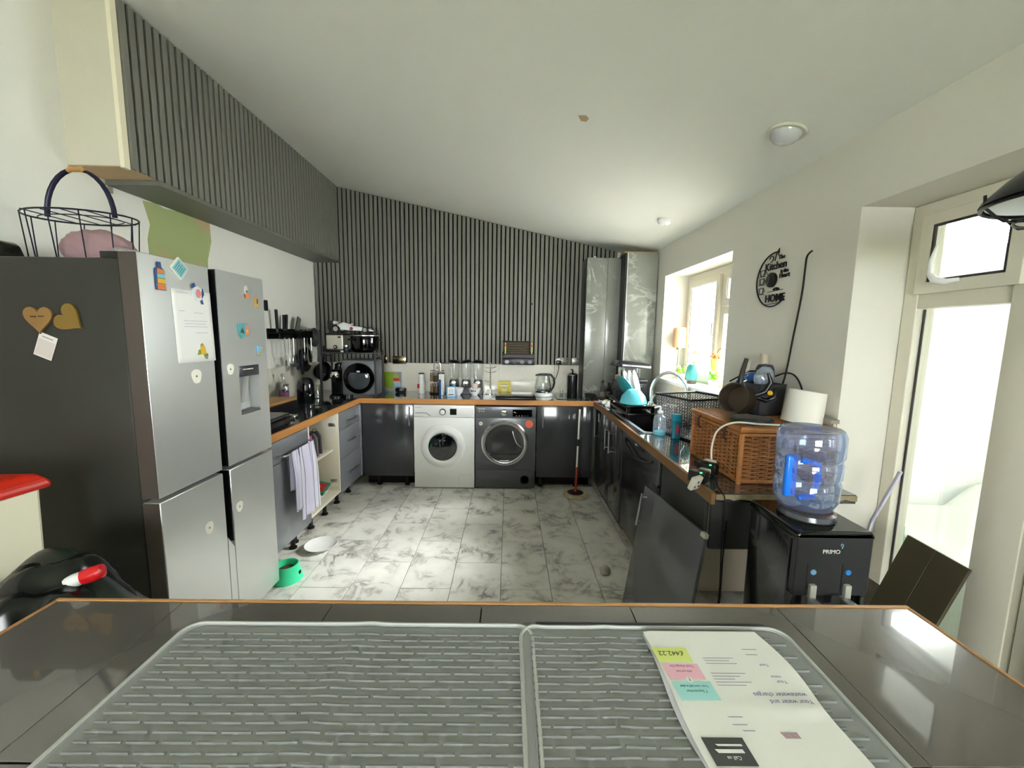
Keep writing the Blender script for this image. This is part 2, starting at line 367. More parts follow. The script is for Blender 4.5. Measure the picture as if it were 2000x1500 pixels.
win1 = struct(frame_mesh(2.70, 3.825, 1.15, 2.095, 0.06, 1.67, 1.74).build('window_1', UPVC, smooth=False, bevel=0.003))
bx('mullion', UPVC, win1, 1.672, 3.16, 1.205, 1.738, 3.225, 2.04)
bx('transom', UPVC, win1, 1.672, 2.755, 1.72, 1.738, 3.165, 1.78)
for (a, b_, c, d) in ((3.222, 3.768, 1.207, 2.038), (2.757, 3.163, 1.777, 2.038)):
    f = frame_mesh(a, b_, c, d, 0.052, 1.65, 1.70).build('casement', UPVC, win1, smooth=False, bevel=0.003)
    frame_mesh(a + .05, b_ - .05, c + .05, d - .05, 0.006, 1.655, 1.66).build('gasket', GASK, f, smooth=False)
    B().box(1.674, a + .05, c + .05, 1.68, b_ - .05, d - .05).build('pane', PANE, f)
B().box(1.70, 2.755, 1.205, 1.706, 3.165, 1.725).build('pane', PANE, win1)
hd = B().box(1.636, 3.262, 1.55, 1.65, 3.287, 1.66, 0.003, 2).build('handle', WHITE, win1)
bx('window_board', mat('sill_white', '#e9e6de', 0.35), win1, 1.435, 2.70, 1.12, 1.70, 3.82, 1.15)

win2 = struct(frame_mesh(1.20, 1.722, 0.0, 2.078, 0.058, 1.67, 1.75).build('window_2', UPVC, smooth=False, bevel=0.003))
bx('transom', UPVC, win2, 1.672, 1.26, 1.665, 1.748, 1.664, 1.735)
f = frame_mesh(1.32, 1.668, 1.72, 2.03, 0.045, 1.652, 1.70).build('casement', UPVC, win2, smooth=False, bevel=0.003)
frame_mesh(1.362, 1.626, 1.762, 1.988, 0.012, 1.656, 1.664).build('gasket', GASK, f, smooth=False)
B().box(1.674, 1.36, 1.76, 1.68, 1.63, 1.99).build('pane', PANE, f)
b = B().tube([(1.655, 1.60, 1.90), (1.64, 1.60, 1.84), (1.638, 1.595, 1.79), (1.632, 1.57, 1.765), (1.635, 1.53, 1.755), (1.65, 1.50, 1.76)], [0.005, 0.008, 0.011, 0.014, 0.011, 0.007], 10)
b.build('handle', WHITE, f)
bx('mullion', UPVC, win2, 1.664, 1.22, 0.06, 1.745, 1.345, 2.02)
B().box(1.70, 1.34, 0.05, 1.708, 1.67, 1.67).build('pane', PANE, win2)
B().box(1.695, 1.65, 0.06, 1.70, 1.658, 1.66).build('gasket', GASK, win2)
door1 = struct(frame_mesh(-0.88, 1.195, 0.0, 2.078, 0.07, 1.665, 1.75).build('door_1', UPVC, smooth=False, bevel=0.003))
for (a, b_) in ((0.16, 1.12), (-0.81, 0.15)):
    f = frame_mesh(a, b_, 0.075, 2.0, 0.09, 1.64, 1.70).build('door_leaf', UPVC, door1, smooth=False, bevel=0.003)
    B().box(1.674, a + .085, 0.16, 1.68, b_ - .085, 1.915).build('pane', PANE, f)
    bx('midrail', UPVC, f, 1.645, a + .085, 0.95, 1.70, b_ - .085, 1.03)
wf = struct(B().box(-0.92, -3.22, 0.88, 0.92, -3.08, 0.92).build('window_3', UPVC, smooth=False))
B().box(-0.9, -3.2, 0.92, 0.9, -3.19, 2.1).build('pane', PANE, wf)

# outside: paving, covered sofa, low wall
out = struct(B().box(1.76, -6, -0.3, 14, 12, -0.05).build('patio', mat('patio_paving', '#b9b6ae', 0.9, vary=0.1)))
out2 = struct(B().box(-8, -14, -0.3, 1.7, -3.3, -0.05).build('lawn', mat('patio_paving2', '#8a9a6a', 0.9, vary=0.1)))
t = thing('covered_sofa', 'pale sofa under a crumpled white dust sheet outside the glazed door', 'sofa', (2.55, 1.5, -0.05))
WS = mat('white_sheet', '#eceee8', 0.8, vary=0.03); WG = mat('pale_green_panel', '#d3dccf', 0.6)
bx('base', WG, t, -0.45, -1.1, 0.0, 0.5, 0.75, 0.55, 0.04, 3)
b = B()
def sheet(u, v):
    x = -0.5 + 1.05 * u; y = -1.1 + 1.87 * v
    z = 0.56 + 0.34 * u ** 1.5 + 0.05 * math.sin(5 * v * 3.1 + 3 * u) * math.sin(3.1 * u) + 0.03 * math.sin(17 * u + 9 * v)
    if u > 0.9: z -= (u - 0.9) * 6
    return (x, y, z)
b.grid(sheet, 26, 40).build('dust_sheet', WS, t, ang=80, solid=0.015)
POLY = bpy.data.materials.new('dimming_panel'); POLY.use_nodes = True  # unseen conservatory panels added to dim the sky light entering by the door
n = POLY.node_tree.nodes; k = POLY.node_tree.links; n.clear(); o_ = n.new('ShaderNodeOutputMaterial'); d_ = n.new('ShaderNodeBsdfDiffuse'); tr = n.new('ShaderNodeBsdfTranslucent'); mx = n.new('ShaderNodeMixShader')
d_.inputs[0].default_value = (.75, .76, .74, 1); tr.inputs[0].default_value = (.9, .92, .9, 1); mx.inputs[0].default_value = .11
k.new(d_.outputs[0], mx.inputs[1]); k.new(tr.outputs[0], mx.inputs[2]); k.new(mx.outputs[0], o_.inputs[0])
lean = struct(B().prism([(1.76, 2.32), (4.4, 2.1), (4.4, 2.13), (1.76, 2.35)], -3.0, 2.35, 'y').build('dimming_roof', POLY, smooth=False))
struct(B().box(4.37, -3.0, -.05, 4.4, 2.35, 2.09).build('dimming_wall', POLY, smooth=False))
struct(B().box(1.76, 2.32, -.05, 4.365, 2.35, 2.09).build('dimming_wall', POLY, smooth=False))
struct(B().box(1.76, -3.0, -.05, 4.365, -2.97, 2.09).build('dimming_wall', POLY, smooth=False))
t = thing('broom', 'turquoise-headed broom propped outside behind the glass', 'broom', (1.84, 1.78, -0.05), rot=(R(3), R(-4), 0))
B().cyl((0, 0, 0.0), (0, 0, 0.68), 0.012, seg=10).build('broomstick', WHITE, t)
bx('head', mat('turquoise_plastic', '#39c8a4', 0.4), t, -0.012, -0.035, 0.67, 0.012, 0.03, 0.76, 0.008)
t = tag(B().box(1.9, -2.5, -0.05, 1.94, 3, 0.02).build('garden_edging', WG), 'pale edging strip on the paving outside', 'edging')

# ---------------------------------------------------------------- fridge freezer
HOLEW = mat('sticky_residue', '#c9c8be', 0.7)
t = thing('fridge_freezer', 'four door brushed steel fridge freezer with magnets and a water dispenser', 'fridge', (0, 0, 0))
bx('cabinet', STEELD, t, -2.08, 1.52, 0.03, -1.432, 2.275, 1.79, 0.006)
bx('plinth', BLACK, t, -2.0, 1.54, 0.0, -1.45, 2.25, 0.03, 0.002)
def fdoor(y0, y1, z0, z1, notch=None, chamfer=0):
    """door slab whose meeting edge is cut back as a grip channel"""
    b = B(); X0, X1 = -1.428, -1.36; r = 0.008
    if notch == 'r': prof = [(X0, y0), (X1, y0), (X1, y1 - 0.004), (X1 - 0.02, y1), (X0, y1)]
    else: prof = [(X0, y0), (X1 - 0.03, y0), (X1, y0 + 0.004), (X1, y1), (X0, y1)]
    b.prism(prof, z0, z1, 'z'); return b
SPZ = 0.862
for (y0, y1, z0, z1, nt) in ((1.52, 1.872, 0.872, 1.815, 'r'), (1.52, 1.872, 0.05, 0.855, 'r')):
    fdoor(y0, y1, z0, z1, nt).build('door', STEEL, t, bevel=0.003)
# lower right door has a slanted grip notch at its top
fdoor(1.915, 2.27, 0.05, 0.855, 'l').build('door', STEEL, t, bevel=0.003)
B().prism([(1.872, 0.05), (1.915, 0.05), (1.915, 0.46), (1.872, 0.53)], -1.425, -1.3605, 'x').build('grip_filler', STEEL, t, bevel=0.002)
B().box(-1.425, 1.874, 0.45, -1.405, 1.913, 1.81).build('grip_channel', mat('grip_channel_dark', '#17131c', 0.35), t)
# upper right door is cut around the dispenser
b = B(); y0, y1, z0, z1 = 1.915, 2.27, 0.872, 1.815; dy0, dy1, dz0, dz1 = 2.03, 2.19, 1.105, 1.355
for q in ((y0, y1, dz1, z1), (y0, y1, z0, dz0), (y0, dy0, dz0, dz1), (dy1, y1, dz0, dz1)): b.box(-1.428, q[0], q[2], -1.36, q[1], q[3])
bmesh.ops.remove_doubles(b.bm, verts=b.bm.verts[:], dist=0.0002)
dr = b.build('door', STEEL, t, smooth=False)
DISP = mat('dispenser_silver', (0.55, 0.56, 0.58), 0.3, 0.6)
disp = B().box(-1.427, dy0, dz0, -1.415, dy1, 1.312).build('dispenser_recess', DISP, dr)
B().box(-1.427, dy0, 1.30, -1.357, dy1, dz1, 0.003, 2).build('dispenser_panel', mat('dispenser_dark', '#3c3c42', 0.3), dr)
B().prism([(-1.414, 1.30), (-1.375, 1.30), (-1.395, 1.16), (-1.41, 1.16)], 2.085, 2.13, 'y').build('dispenser_paddle', CHROME, dr)
bx('drip_tray', mat('drip_grey', '#55565a', 0.4), dr, -1.42, dy0 + .003, dz0 + .001, -1.362, dy1 - .003, dz0 + 0.012)
B().box(-1.3575, 2.06, 1.334, -1.3565, 2.14, 1.339).build('printed_line', WHITEP, dr, smooth=False)
bx('hinge_cap', BLACK, t, -1.50, 1.525, 1.79, -1.40, 1.575, 1.815)
bx('hinge_cap', BLACK, t, -1.50, 2.215, 1.79, -1.44, 2.265, 1.812)
for yy, zz, rr in ((1.754, 1.333, 0.034), (1.97, 1.346, 0.030), (1.759, 0.635, 0.031), (1.968, 0.645, 0.030)):
    pr = [(yy + rr * (1 + .12 * math.sin(3 * a)) * math.cos(a) * .8, zz + rr * (1 + .1 * math.cos(2 * a)) * math.sin(a)) for a in [i * math.pi / 10 for i in range(20)]]
    o = B().prism(pr, -1.3602, -1.3592, 'x').build('glue_spot', mat('glue_mark', '#f0ece0', 0.8), t, smooth=False)
    B().lathe([(0.005, 0), (0.005, 0.0008)], (-1.3592, yy, zz), 10, 'x').build('glue_centre', mat('glue_c', '#8d8b84', 0.8), o)
for (z0, z1) in ((0.874, 1.813), (0.49, 0.853)):
    lab(B().box(-1.427, 1.9125, z0, -1.3635, 1.9155, z1, .0008, 1).build('grip_edge', mat('grip_black', '#0c0a10', .3), t), 'black inner grip edge of the door')
for (z0, z1) in ((0.874, 1.813), (0.052, 0.853)):
    lab(B().box(-1.427, 1.5165, z0, -1.3625, 1.5205, z1, .0008, 1).build('door_edge', mat('door_edge_taupe', '#4c443f', .35, .2), t), 'dark taupe side edge of the door')
# magnets and papers on the doors
XF = -1.359
t = thing('letter', 'white printed letter held by two magnets on the steel fridge door', 'paper', (XF, 1.762, 1.55))
lt = B().grid(lambda u, v: (0.001 + 0.006 * math.sin(u * 3.1) * (1 - v), -0.108 + 0.008 * (1 - v) + 0.212 * u, -0.155 + 0.305 * v), 10, 10).build('sheet', PAPER, t, solid=0.0006)
for i, (zz, ww, yy) in enumerate(((0.135, 0.06, -0.06), (0.06, 0.03, -0.07), (0.055, 0.05, 0.02), (0.02, 0.13, 0), (0.008, 0.12, 0), (-0.004, 0.13, 0.0), (-0.03, 0.07, 0.03))):
    B().box(0.0082, yy - ww / 2, zz, 0.0088, yy + ww / 2, zz + 0.0025).build('printed_line', mat('faint_ink', '#c6c6d2', .8), t, smooth=False)
def magnet(name, label, outline, m, y, z, th=0.006, rot=0, extra=()):
    t = thing(name, label, 'magnet', (XF, y, z), rot=(R(rot), 0, 0), group='magnets on the fridge doors')
    B().prism(outline, 0.0, th, 'x').build('body', m, t, smooth=False, bevel=0.0008)
    for nm, ol, mm, a in extra: B().prism(ol, th * 0.5, th + a, 'x').build(nm, mm, t, smooth=False)
    return t
def ell(cx, cy, rx, ry, n=14): return [(cx + rx * math.cos(2 * math.pi * i / n), cy + ry * math.sin(2 * math.pi * i / n)) for i in range(n)]
BL = mat('magnet_blue', '#2c4a7d', 0.4); OR = mat('magnet_orange', '#e0803c', 0.4); YE = mat('magnet_yellow', '#e9b61e', 0.4); CY = mat('magnet_cyan', '#83c4cb', 0.4)
PK = mat('magnet_pink', '#d98e8e', 0.4); GN = mat('magnet_green', '#7d9a2a', 0.4); TN = mat('magnet_tan', '#c69a4e', 0.4)
magnet('bottle_magnet', 'bottle shaped magnet with orange and blue bands beside the steel door edge', [(-.02, -.052), (.022, -.052), (.02, .025), (.008, .035), (.006, .055), (-.008, .055), (-.008, .035), (-.02, .025)], BL, 1.606, 1.737,
       extra=[('band', [(-.015, .012), (.018, .012), (.016, .026), (-.012, .03)], OR, .001), ('band', [(-.015, -.006), (.019, -.006), (.019, .01), (-.015, .01)], CY, .001), ('band', [(-.015, -.026), (.02, -.026), (.02, -.008), (-.015, -.008)], YE, .001), ('band', [(-.017, -.05), (.02, -.05), (.02, -.028), (-.017, -.028)], OR, .001)])
m_ = magnet('tile_magnet', 'pale blue square tile magnet turned on its corner', rrect(-.033, -.033, .033, .033, .003, 2), mat('tile_magnet_rim', '#e8e6d8', 0.5), 1.702, 1.782, rot=48,
       extra=[('print_field', [(-.027, -.027), (.027, -.027), (.027, .027), (-.027, .027)], CY, .0006)])
for i in range(5): B().box(0.0066, -0.02, -0.019 + i * .009, 0.0072, 0.02 - .006 * (i % 2), -0.016 + i * .009).build('printed_line', mat('tm_ink', '#5c8a9a', .6), m_, smooth=False)
magnet('turtle_magnet', 'round blue and white sea animal magnet at the top of the letter', ell(0, 0, .03, .032, 16), mat('magnet_white', '#dfe6ea', 0.4), 1.79, 1.69, extra=[('flipper', [(-.03, .02), (-.012, .03), (-.016, .044), (-.026, .04)], BL, .001), ('flipper', [(.012, -.03), (.022, -.024), (.028, -.044), (.018, -.044)], BL, .001), ('shell', ell(0, 0, .014, .019), PK, .003), ('fin', [(.02, -.022), (.034, 0), (.028, .024), (.02, .01)], BL, .001)])
magnet('frog_magnet', 'yellow frog magnet at the foot of the letter', [(-.03, -.03), (.03, -.032), (.034, -.012), (.018, 0), (.014, .026), (.004, .04), (-.008, .034), (-.012, .004), (-.032, -.008)], mat('magnet_moss', '#8d9270', 0.5), 1.79, 1.437, extra=[('frog_body', [(-.012, -.01), (.016, -.01), (.012, .02), (.004, .03), (-.008, .024)], YE, .005), ('leaf', [(-.03, -.012), (-.012, -.01), (-.012, .01), (-.02, .012)], GN, .002), ('leaf', [(.016, -.018), (.03, -.02), (.03, -.008), (.016, -.004)], GN, .002)])
magnet('seagull_magnet', 'white and grey seagull magnet on an orange ring', [(-.008, -.005), (.012, -.005), (.014, .012), (.004, .036), (-.004, .034), (-.012, .01)], mat('magnet_gull', '#c9c8c4', 0.4), 2.12, 1.727, extra=[('ring', ell(0.002, -.015, .014, .011, 12), OR, .002), ('wing', [(-.008, 0), (.006, 0), (.004, .014), (-.006, .012)], mat('mg', '#73757a', .5), .002)])
magnet('boot_magnet', 'small tan boot magnet near the right door edge', [(-.014, -.028), (.018, -.028), (.018, -.018), (.006, -.01), (.008, .024), (-.012, .022)], TN, 2.2, 1.69, extra=[('laces', [(-.002, -.012), (.004, -.012), (.006, .014), (0, .014)], mat('mg2', '#5d4524', .6), .002)])
magnet('shield_magnet', 'turquoise shield magnet with a printed coloured panel', [(-.04, .034), (0.0, .036), (.038, .032), (.04, -.024), (.006, -.03), (-.02, -.04), (-.038, -.01)], mat('mt', '#57aab0', 0.4), 2.08, 1.535, extra=[('panel', [(0.008, -.026), (.036, -.022), (.036, .028), (.008, .03)], PK, .001), ('panel', [(.012, -.012), (.032, -.01), (.032, .006), (.012, .006)], YE, .0015), ('hill', [(-.03, -.01), (0.004, -.016), (-.012, .014)], mat('mh', '#3b4a3c', .5), .001)])
magnet('picture_magnet', 'small seaside picture magnet above the dispenser', [(-.024, -.03), (.0, -.028), (.006, -.014), (.026, -.014), (.026, .012), (.004, .02), (-.022, .024)], mat('mp', '#7fb6d8', 0.4), 2.205, 1.43, extra=[('beach', [(-.022, -.028), (0, -.026), (.002, -.01), (-.02, -.014)], YE, .001), ('shell', ell(.018, 0.0, .008, .009, 8), TN, .003)])
# on the side of the fridge
HW = wood('heart_wood', '#8d6a38', '#775526', (8, 8, 8), 0.6)
def heart(s):
    p = []
    for i in range(28):
        a = 2 * math.pi * i / 28; p.append((s * math.sin(a) ** 3, s * (0.85 * math.cos(a) - 0.33 * math.cos(2 * a) - 0.13 * math.cos(3 * a) - 0.05 * math.cos(4 * a))))
    return p
t = thing('heart_magnet', 'upright wooden heart magnet with small writing on the dark fridge side', 'magnet', (-1.737, 1.519, 1.568), group='wooden hearts on the fridge side')
B().prism(heart(0.053), -0.008, 0, 'y').build('heart', HW, t, smooth=False, bevel=0.001)
B().box(-.026, -.0086, .002, -.004, -.0078, .008).build('burnt_line', mat('burnt', '#4a3016', 0.8), t, smooth=False)
B().box(.002, -.0086, .004, .024, -.0078, .009).build('burnt_line', mat('burnt', '#4a3016', 0.8), t, smooth=False)
t = thing('heart_magnet', 'wooden heart magnet tipped on its side on the dark fridge side', 'magnet', (-1.628, 1.519, 1.567), rot=(0, R(-52), 0), group='wooden hearts on the fridge side')
B().prism(heart(0.053), -0.008, 0, 'y').build('heart', mat('heart_yellow', '#775c1e', 0.6, vary=.1), t, smooth=False, bevel=0.001)
t = thing('photo_card', 'small white card stuck crookedly under the wooden heart', 'card', (-1.728, 1.519, 1.464), rot=(0, R(22), 0))
B().box(-.034, -0.0015, -.045, .034, 0, .045).build('card', mat('card_grey', '#d5cfc9', 0.6), t)
B().box(-.03, -0.002, -.04, .03, -.0012, .022).build('picture', mat('card_pic', '#c4bab5', 0.6), t)
B().box(-.02, -.002, .030, .02, -.0014, .035).build('printed_line', INKL, t, smooth=False)
# on the fridge top (z 1.79)
t = thing('wire_basket', 'tall navy wire basket with a hooped wooden handle on the fridge', 'basket', (-1.80, 1.77, 1.79), rz=R(0))
NV = mat('navy_wire', '#1b1a33', 0.4, 0.3)
def ov(z, rx, ry, n=28, tilt=0): return [(rx * math.cos(2 * math.pi * i / n), ry * math.sin(2 * math.pi * i / n), z) for i in range(n)]
B().tube(ov(0.205, .21, .13), 0.0035, 6, True).build('top_ring', NV, t)
B().tube(ov(0.195, .16, .08), 0.0022, 6, True).build('inner_ring', NV, t)
B().tube(ov(0.004, .20, .11), 0.0035, 6, True).build('base_ring', NV, t)
for i in range(12):
    a = 2 * math.pi * i / 12
    B().tube([(.21 * math.cos(a), .13 * math.sin(a), .205), (.20 * math.cos(a), .11 * math.sin(a), .004)], 0.0024, 5).build('wire', NV, t)
for i in range(4):
    xx = -.12 + .08 * i
    B().tube([(xx, -.115, .205), (xx, .115, .205)], 0.0022, 5).build('cross_wire', NV, t)
B().tube([(-.12 * math.cos(a) if 0 else -.14 * math.cos(a) + 0.0, 0, .205 + .19 * math.sin(a)) for a in [i * math.pi / 2.0 / 8 for i in range(9)]][:8], 0.009, 8, flat=.35).build('handle_strap', NV, t)
B().tube([(.14 * math.cos(a), 0, .205 + .19 * math.sin(a)) for a in [i * math.pi / 2.0 / 8 for i in range(9)]][:8], 0.009, 8, flat=.35).build('handle_strap', NV, t)
B().tube([(-.035, 0, .388), (-.02, 0, .397), (0, 0, .395), (.02, 0, .397), (.035, 0, .388)], [.008, .0115, .010, .0115, .008], 12).build('handle_grip', wood('pale_turned_wood', '#c79a5a', '#a87a3e', (20, 4, 4), .5), t)
def cloth_ball(name, m, parent, c, r, seed, lump=0.18, sub=4):
    rr = random.Random(seed); b = B(); o = bmesh.ops.create_icosphere(b.bm, subdivisions=sub, radius=1)['verts']
    ph = [(rr.uniform(2, 5), rr.uniform(0, 6), Vector((rr.uniform(-1, 1), rr.uniform(-1, 1), rr.uniform(-1, 1))).normalized()) for _ in range(9)]
    for v in o:
        d = v.co.copy(); s_ = sum(abs(math.sin(f_ * d.dot(ax) * 2 + p_)) for f_, p_, ax in ph) / 9
        k_ = 1 - lump + 2 * lump * s_
        v.co = Vector((c[0] + d.x * r[0] * k_, c[1] + d.y * r[1] * k_, max(c[2] - r[2] * .8, c[2] + d.z * r[2] * k_)))
    return b.build(name, m, parent, ang=70)
t = thing('folded_blanket', 'dusty pink knitted cloth bundled inside the wire basket', 'cloth', (-1.74, 1.77, 1.796))
cloth_ball('bundle', mat('dusty_pink', '#9c7e83', 0.95, bump=.4, bscale=120, vary=.15), t, (0, 0, 0.064), (.13, .085, .08), 5, .14)
t = thing('leather_case', 'shiny black leather case with gold trim on the left of the fridge top', 'case', (-1.995, 1.60, 1.79))
b = B(); b.prism([(-.085, 0), (.085, 0), (.06, .062), (.04, .075), (-.05, .075), (-.075, .055)], -.10, .10, 'y'); b.build('shell', mat('black_leather', '#11140d', 0.2, bump=.1), t, bevel=0.01); t.scale = (.95, .6, 1)
B().box(.025, -.1025, .02, .05, -.0985, .055, 0.002, 1).build('gold_clasp', mat('gold', '#d9b36a', 0.15, 1.0), t)
t = thing('plastic_bag', 'crumpled clear bag beside the red sweet tub on the fridge', 'bag', (-1.59, 1.72, 1.79))
cloth_ball('bag', glass('clear_bag', (.95, .95, .95), .12, .15, .25, (.8, .78, .78)), t, (0, 0, .034), (.06, .05, .042), 9, .2, 3)
t = thing('red_wrapper', 'small dark red wrapper at the fridge top front edge', 'wrapper', (-1.53, 1.66, 1.79))
cloth_ball('wrapper', mat('dark_red_foil', '#7a0f17', 0.25), t, (0, 0, .014), (.035, .02, .017), 4, .25, 3)
# wall socket plate high on the left wall
t = tag(B().box(-2.0985, 2.21, 2.238, -2.09, 2.235, 2.272, 0.003, 2).build('wall_stub', mat('stub_grey', '#8e8d84', .5)), 'tiny grey wall fixing on the white wall above the basket', 'fixing')

# ---------------------------------------------------------------- bin and bags left of the fridge
t = thing('tall_bin', 'tall cream bin with an orange red lid beside the fridge', 'bin', (-1.75, 1.14, 0))
BINM = mat('bin_cream', '#e3ddc6', 0.45)
B().lathe([(0.17, 0), (0.185, .02), (0.205, .99), (.2, 1.0)], (0, 0, 0), 4, M=Matrix.Rotation(R(45), 4, 'Z') @ Matrix.Diagonal((1.22, 1.0, 1, 1))).build('body', BINM, t, smooth=False, bevel=0.012)
B().lathe([(0.228, 0.995), (0.228, 1.02), (.20, 1.05), (.1, 1.055)], (0, 0, 0), 4, M=Matrix.Rotation(R(45), 4, 'Z') @ Matrix.Diagonal((1.22, 1.0, 1, 1))).build('lid', mat('bin_red', '#c2200c', 0.35), t, smooth=False, bevel=0.01)
t = thing('refuse_sack', 'slumped shiny black sack between the bin and the island', 'bag', (-1.33, 1.10, 0))
cloth_ball('sack', mat('black_sack', '#0e1110', 0.22, vary=.2), t, (0, 0, .37), (.20, .23, .46), 12, .16, 5)
t = thing('dark_jacket', 'dark green waxed jacket thrown over the black sack', 'clothing', (-1.33, 1.12, 0.70))
def jk(u, v):
    x = -.26 + .48 * u; y = -.16 + .34 * v
    return (x, y, .10 + .05 * math.sin(u * 5) + .03 * math.sin(9 * v + 4 * u) - .35 * (u - .5) ** 2 - .5 * (v - .5) ** 2)
B().grid(jk, 24, 18).build('folds', mat('dark_green_wax', '#1c2620', 0.35, vary=.3, vscale=12), t, ang=80, solid=.012)
t = thing('sauce_bottle', 'white tube with a bright red cap lying on the black sack', 'bottle', (-1.265, 1.10, 0.80), rot=(R(75), 0, R(112)))
B().lathe([(.012, -.06), (.02, -.04), (.02, .02), (.016, .03)], seg=16).build('tube', WHITE, t)
B().lathe([(.021, .03), (.023, .05), (.02, .075), (.01, .08)], seg=16).build('cap', mat('cap_red', '#d8121a', .3), t)

# ---------------------------------------------------------------- left run units
def legs(parent, pts, h=0.15, r=0.016):
    for (x, y) in pts:
        B().lathe([(r * 1.7, 0), (r * 1.7, .012), (r, .02), (r, h - .02), (r * 1.6, h - .012), (r * 1.6, h)], (x, y, 0), 12).build('leg', BLACK, parent)
def bar_handle(parent, p0, p1, out, r=0.005, off=0.028):
    p0 = Vector(p0); p1 = Vector(p1); o = Vector(out) * off; d = (p1 - p0).normalized() * 0.018
    h = B().tube([p0 + o, p1 + o], r, 10).build('handle', SATIN, parent)
    for q in (p0 + d, p1 - d): B().cyl(q, q + o, r * .8, seg=8).build('handle_post', SATIN, h)
    return h
ZB = 0.15
t = thing('integrated_unit', 'light grey fronted unit with a towel rail beside the fridge', 'cabinet', (0, 0, 0))
bx('carcass', CREAM, t, -2.07, 2.31, ZB, -1.475, 2.865, 0.848)
bx('door', GLOSSL, t, -1.473, 2.31, 0.13, -1.45, 2.862, 0.70, .002)
bx('drawer_front', GLOSSL, t, -1.473, 2.31, 0.704, -1.45, 2.862, 0.845, .002)
legs(t, [(-1.52, 2.72), (-1.55, 2.80), (-1.95, 2.4), (-1.95, 2.8)])
rl = B().tube([(-1.45, 2.46, .755), (-1.405, 2.46, .755), (-1.395, 2.47, .755), (-1.395, 2.84, .757), (-1.405, 2.85, .757), (-1.45, 2.85, .757)], .006, 10).build('towel_rail', CHROME, t)
# towel
TW = bpy.data.materials.new('striped_towel'); TW.use_nodes = True
n = TW.node_tree.nodes; k = TW.node_tree.links; tc = n.new('ShaderNodeTexCoord'); sp = n.new('ShaderNodeSeparateXYZ'); k.new(tc.outputs['UV'], sp.inputs[0])
rp = n.new('ShaderNodeValToRGB'); cr = rp.color_ramp; cr.interpolation = 'CONSTANT'
cr.elements[0].color = hx('#dcd6ec'); cr.elements[0].position = 0
for pos, cc in ((.10, '#5a4f82'), (.14, '#dcd6ec'), (.62, '#6a67a6'), (.65, '#dcd7e8'), (.68, '#6f73b4'), (.71, '#dcd6ec'), (.80, '#8b8ad0'), (.83, '#e9e6ee'), (.93, '#7775b8'), (.95, '#e9e6ee')):
    e_ = cr.elements.new(pos); e_.color = hx(cc)
k.new(sp.outputs[0], rp.inputs[0]); k.new(rp.outputs[0], n['Principled BSDF'].inputs['Base Color']); n['Principled BSDF'].inputs['Roughness'].default_value = .95
def towel(name, label, y0, y1, z0, z1, flare, back):
    t = thing(name, label, 'towel', (-1.395, (y0 + y1) / 2, .762), group='towels on the rail')
    b = B(); uv = b.bm.loops.layers.uv.new('UVMap'); nu, nv = 30, 30
    L1 = .762 - z0; L2 = .762 - z1; tot = L1 + L2; V = []
    for i in range(nu + 1):
        row = []
        for j in range(nv + 1):
            s_ = j / nv * tot - L1; u = i / nu
            if s_ < 0: z = s_; xx = .010 + .012 * min(1, -s_ * 6) + .010 * math.sin(u * 14) * min(1, -s_ * 5)
            else: z = -s_; xx = -.010 - .006 * math.sin(u * 11) * min(1, s_ * 5)
            z += .008 * (1 - min(1, abs(s_) / .03))
            yy = (u - .5) * (y1 - y0) * (1 + flare * min(1, abs(s_) * 2))
            row.append(b.bm.verts.new((xx, yy, z)))
        V.append(row)
    for i in range(nu):
        for j in range(nv):
            f = b.bm.faces.new((V[i][j], V[i + 1][j], V[i + 1][j + 1], V[i][j + 1]))
            for lp, (a, c) in zip(f.loops, ((i, j), (i + 1, j), (i + 1, j + 1), (i, j + 1))): lp[uv].uv = (a / nu, c / nv)
    b.build('cloth', TW, t, ang=80, solid=.004); return t
towel('tea_towel', 'lilac striped tea towel hanging nearest the open cupboard', 2.615, 2.81, .27, .48, .25, 0)
towel('tea_towel', 'narrow folded tea towel hanging on the fridge side of the rail', 2.525, 2.595, .36, .50, .1, 0)

# open cupboard
t = thing('open_cupboard', 'doorless cream cupboard with one shelf and cluttered contents', 'cabinet', (0, 0, 0))
y0, y1 = 2.87, 3.395
bx('side_panel', CREAM, t, -2.07, y0, ZB, -1.452, y0 + .018, .848); bx('side_panel', CREAM, t, -2.07, y1 - .018, ZB, -1.452, y1, .848)
bx('bottom_panel', CREAM, t, -2.07, y0 + .018, ZB, -1.452, y1 - .018, ZB + .02); bx('back_panel', CREAM, t, -2.07, y0 + .018, ZB + .02, -2.06, y1 - .018, .848)
bx('shelf', CREAM, t, -2.055, y0 + .018, .52, -1.50, y1 - .018, .538)
hp = lab(bx('hinge_plate', SATIN, t, -1.53, y1 - .024, .735, -1.47, y1 - .0185, .765), 'steel hinge plate without its door')
hp = lab(bx('hinge_plate', SATIN, t, -1.53, y1 - .024, .24, -1.47, y1 - .0185, .27), 'steel hinge plate without its door')
legs(t, [(-1.54, 3.02), (-1.54, 3.26), (-1.95, 3.0), (-1.95, 3.3)])
ZS = .538
t = thing('pink_flask', 'bright pink bottle on the cupboard shelf', 'bottle', (-1.54, 3.05, ZS))
B().lathe([(.032, 0), (.034, .01), (.034, .15), (.02, .175), (.02, .2), (.016, .205)], seg=18).build('body', mat('hot_pink', '#c8489a', .4), t)
B().lathe([(.021, .2), (.021, .222), (.015, .226)], seg=16).build('cap', BLACK, t)
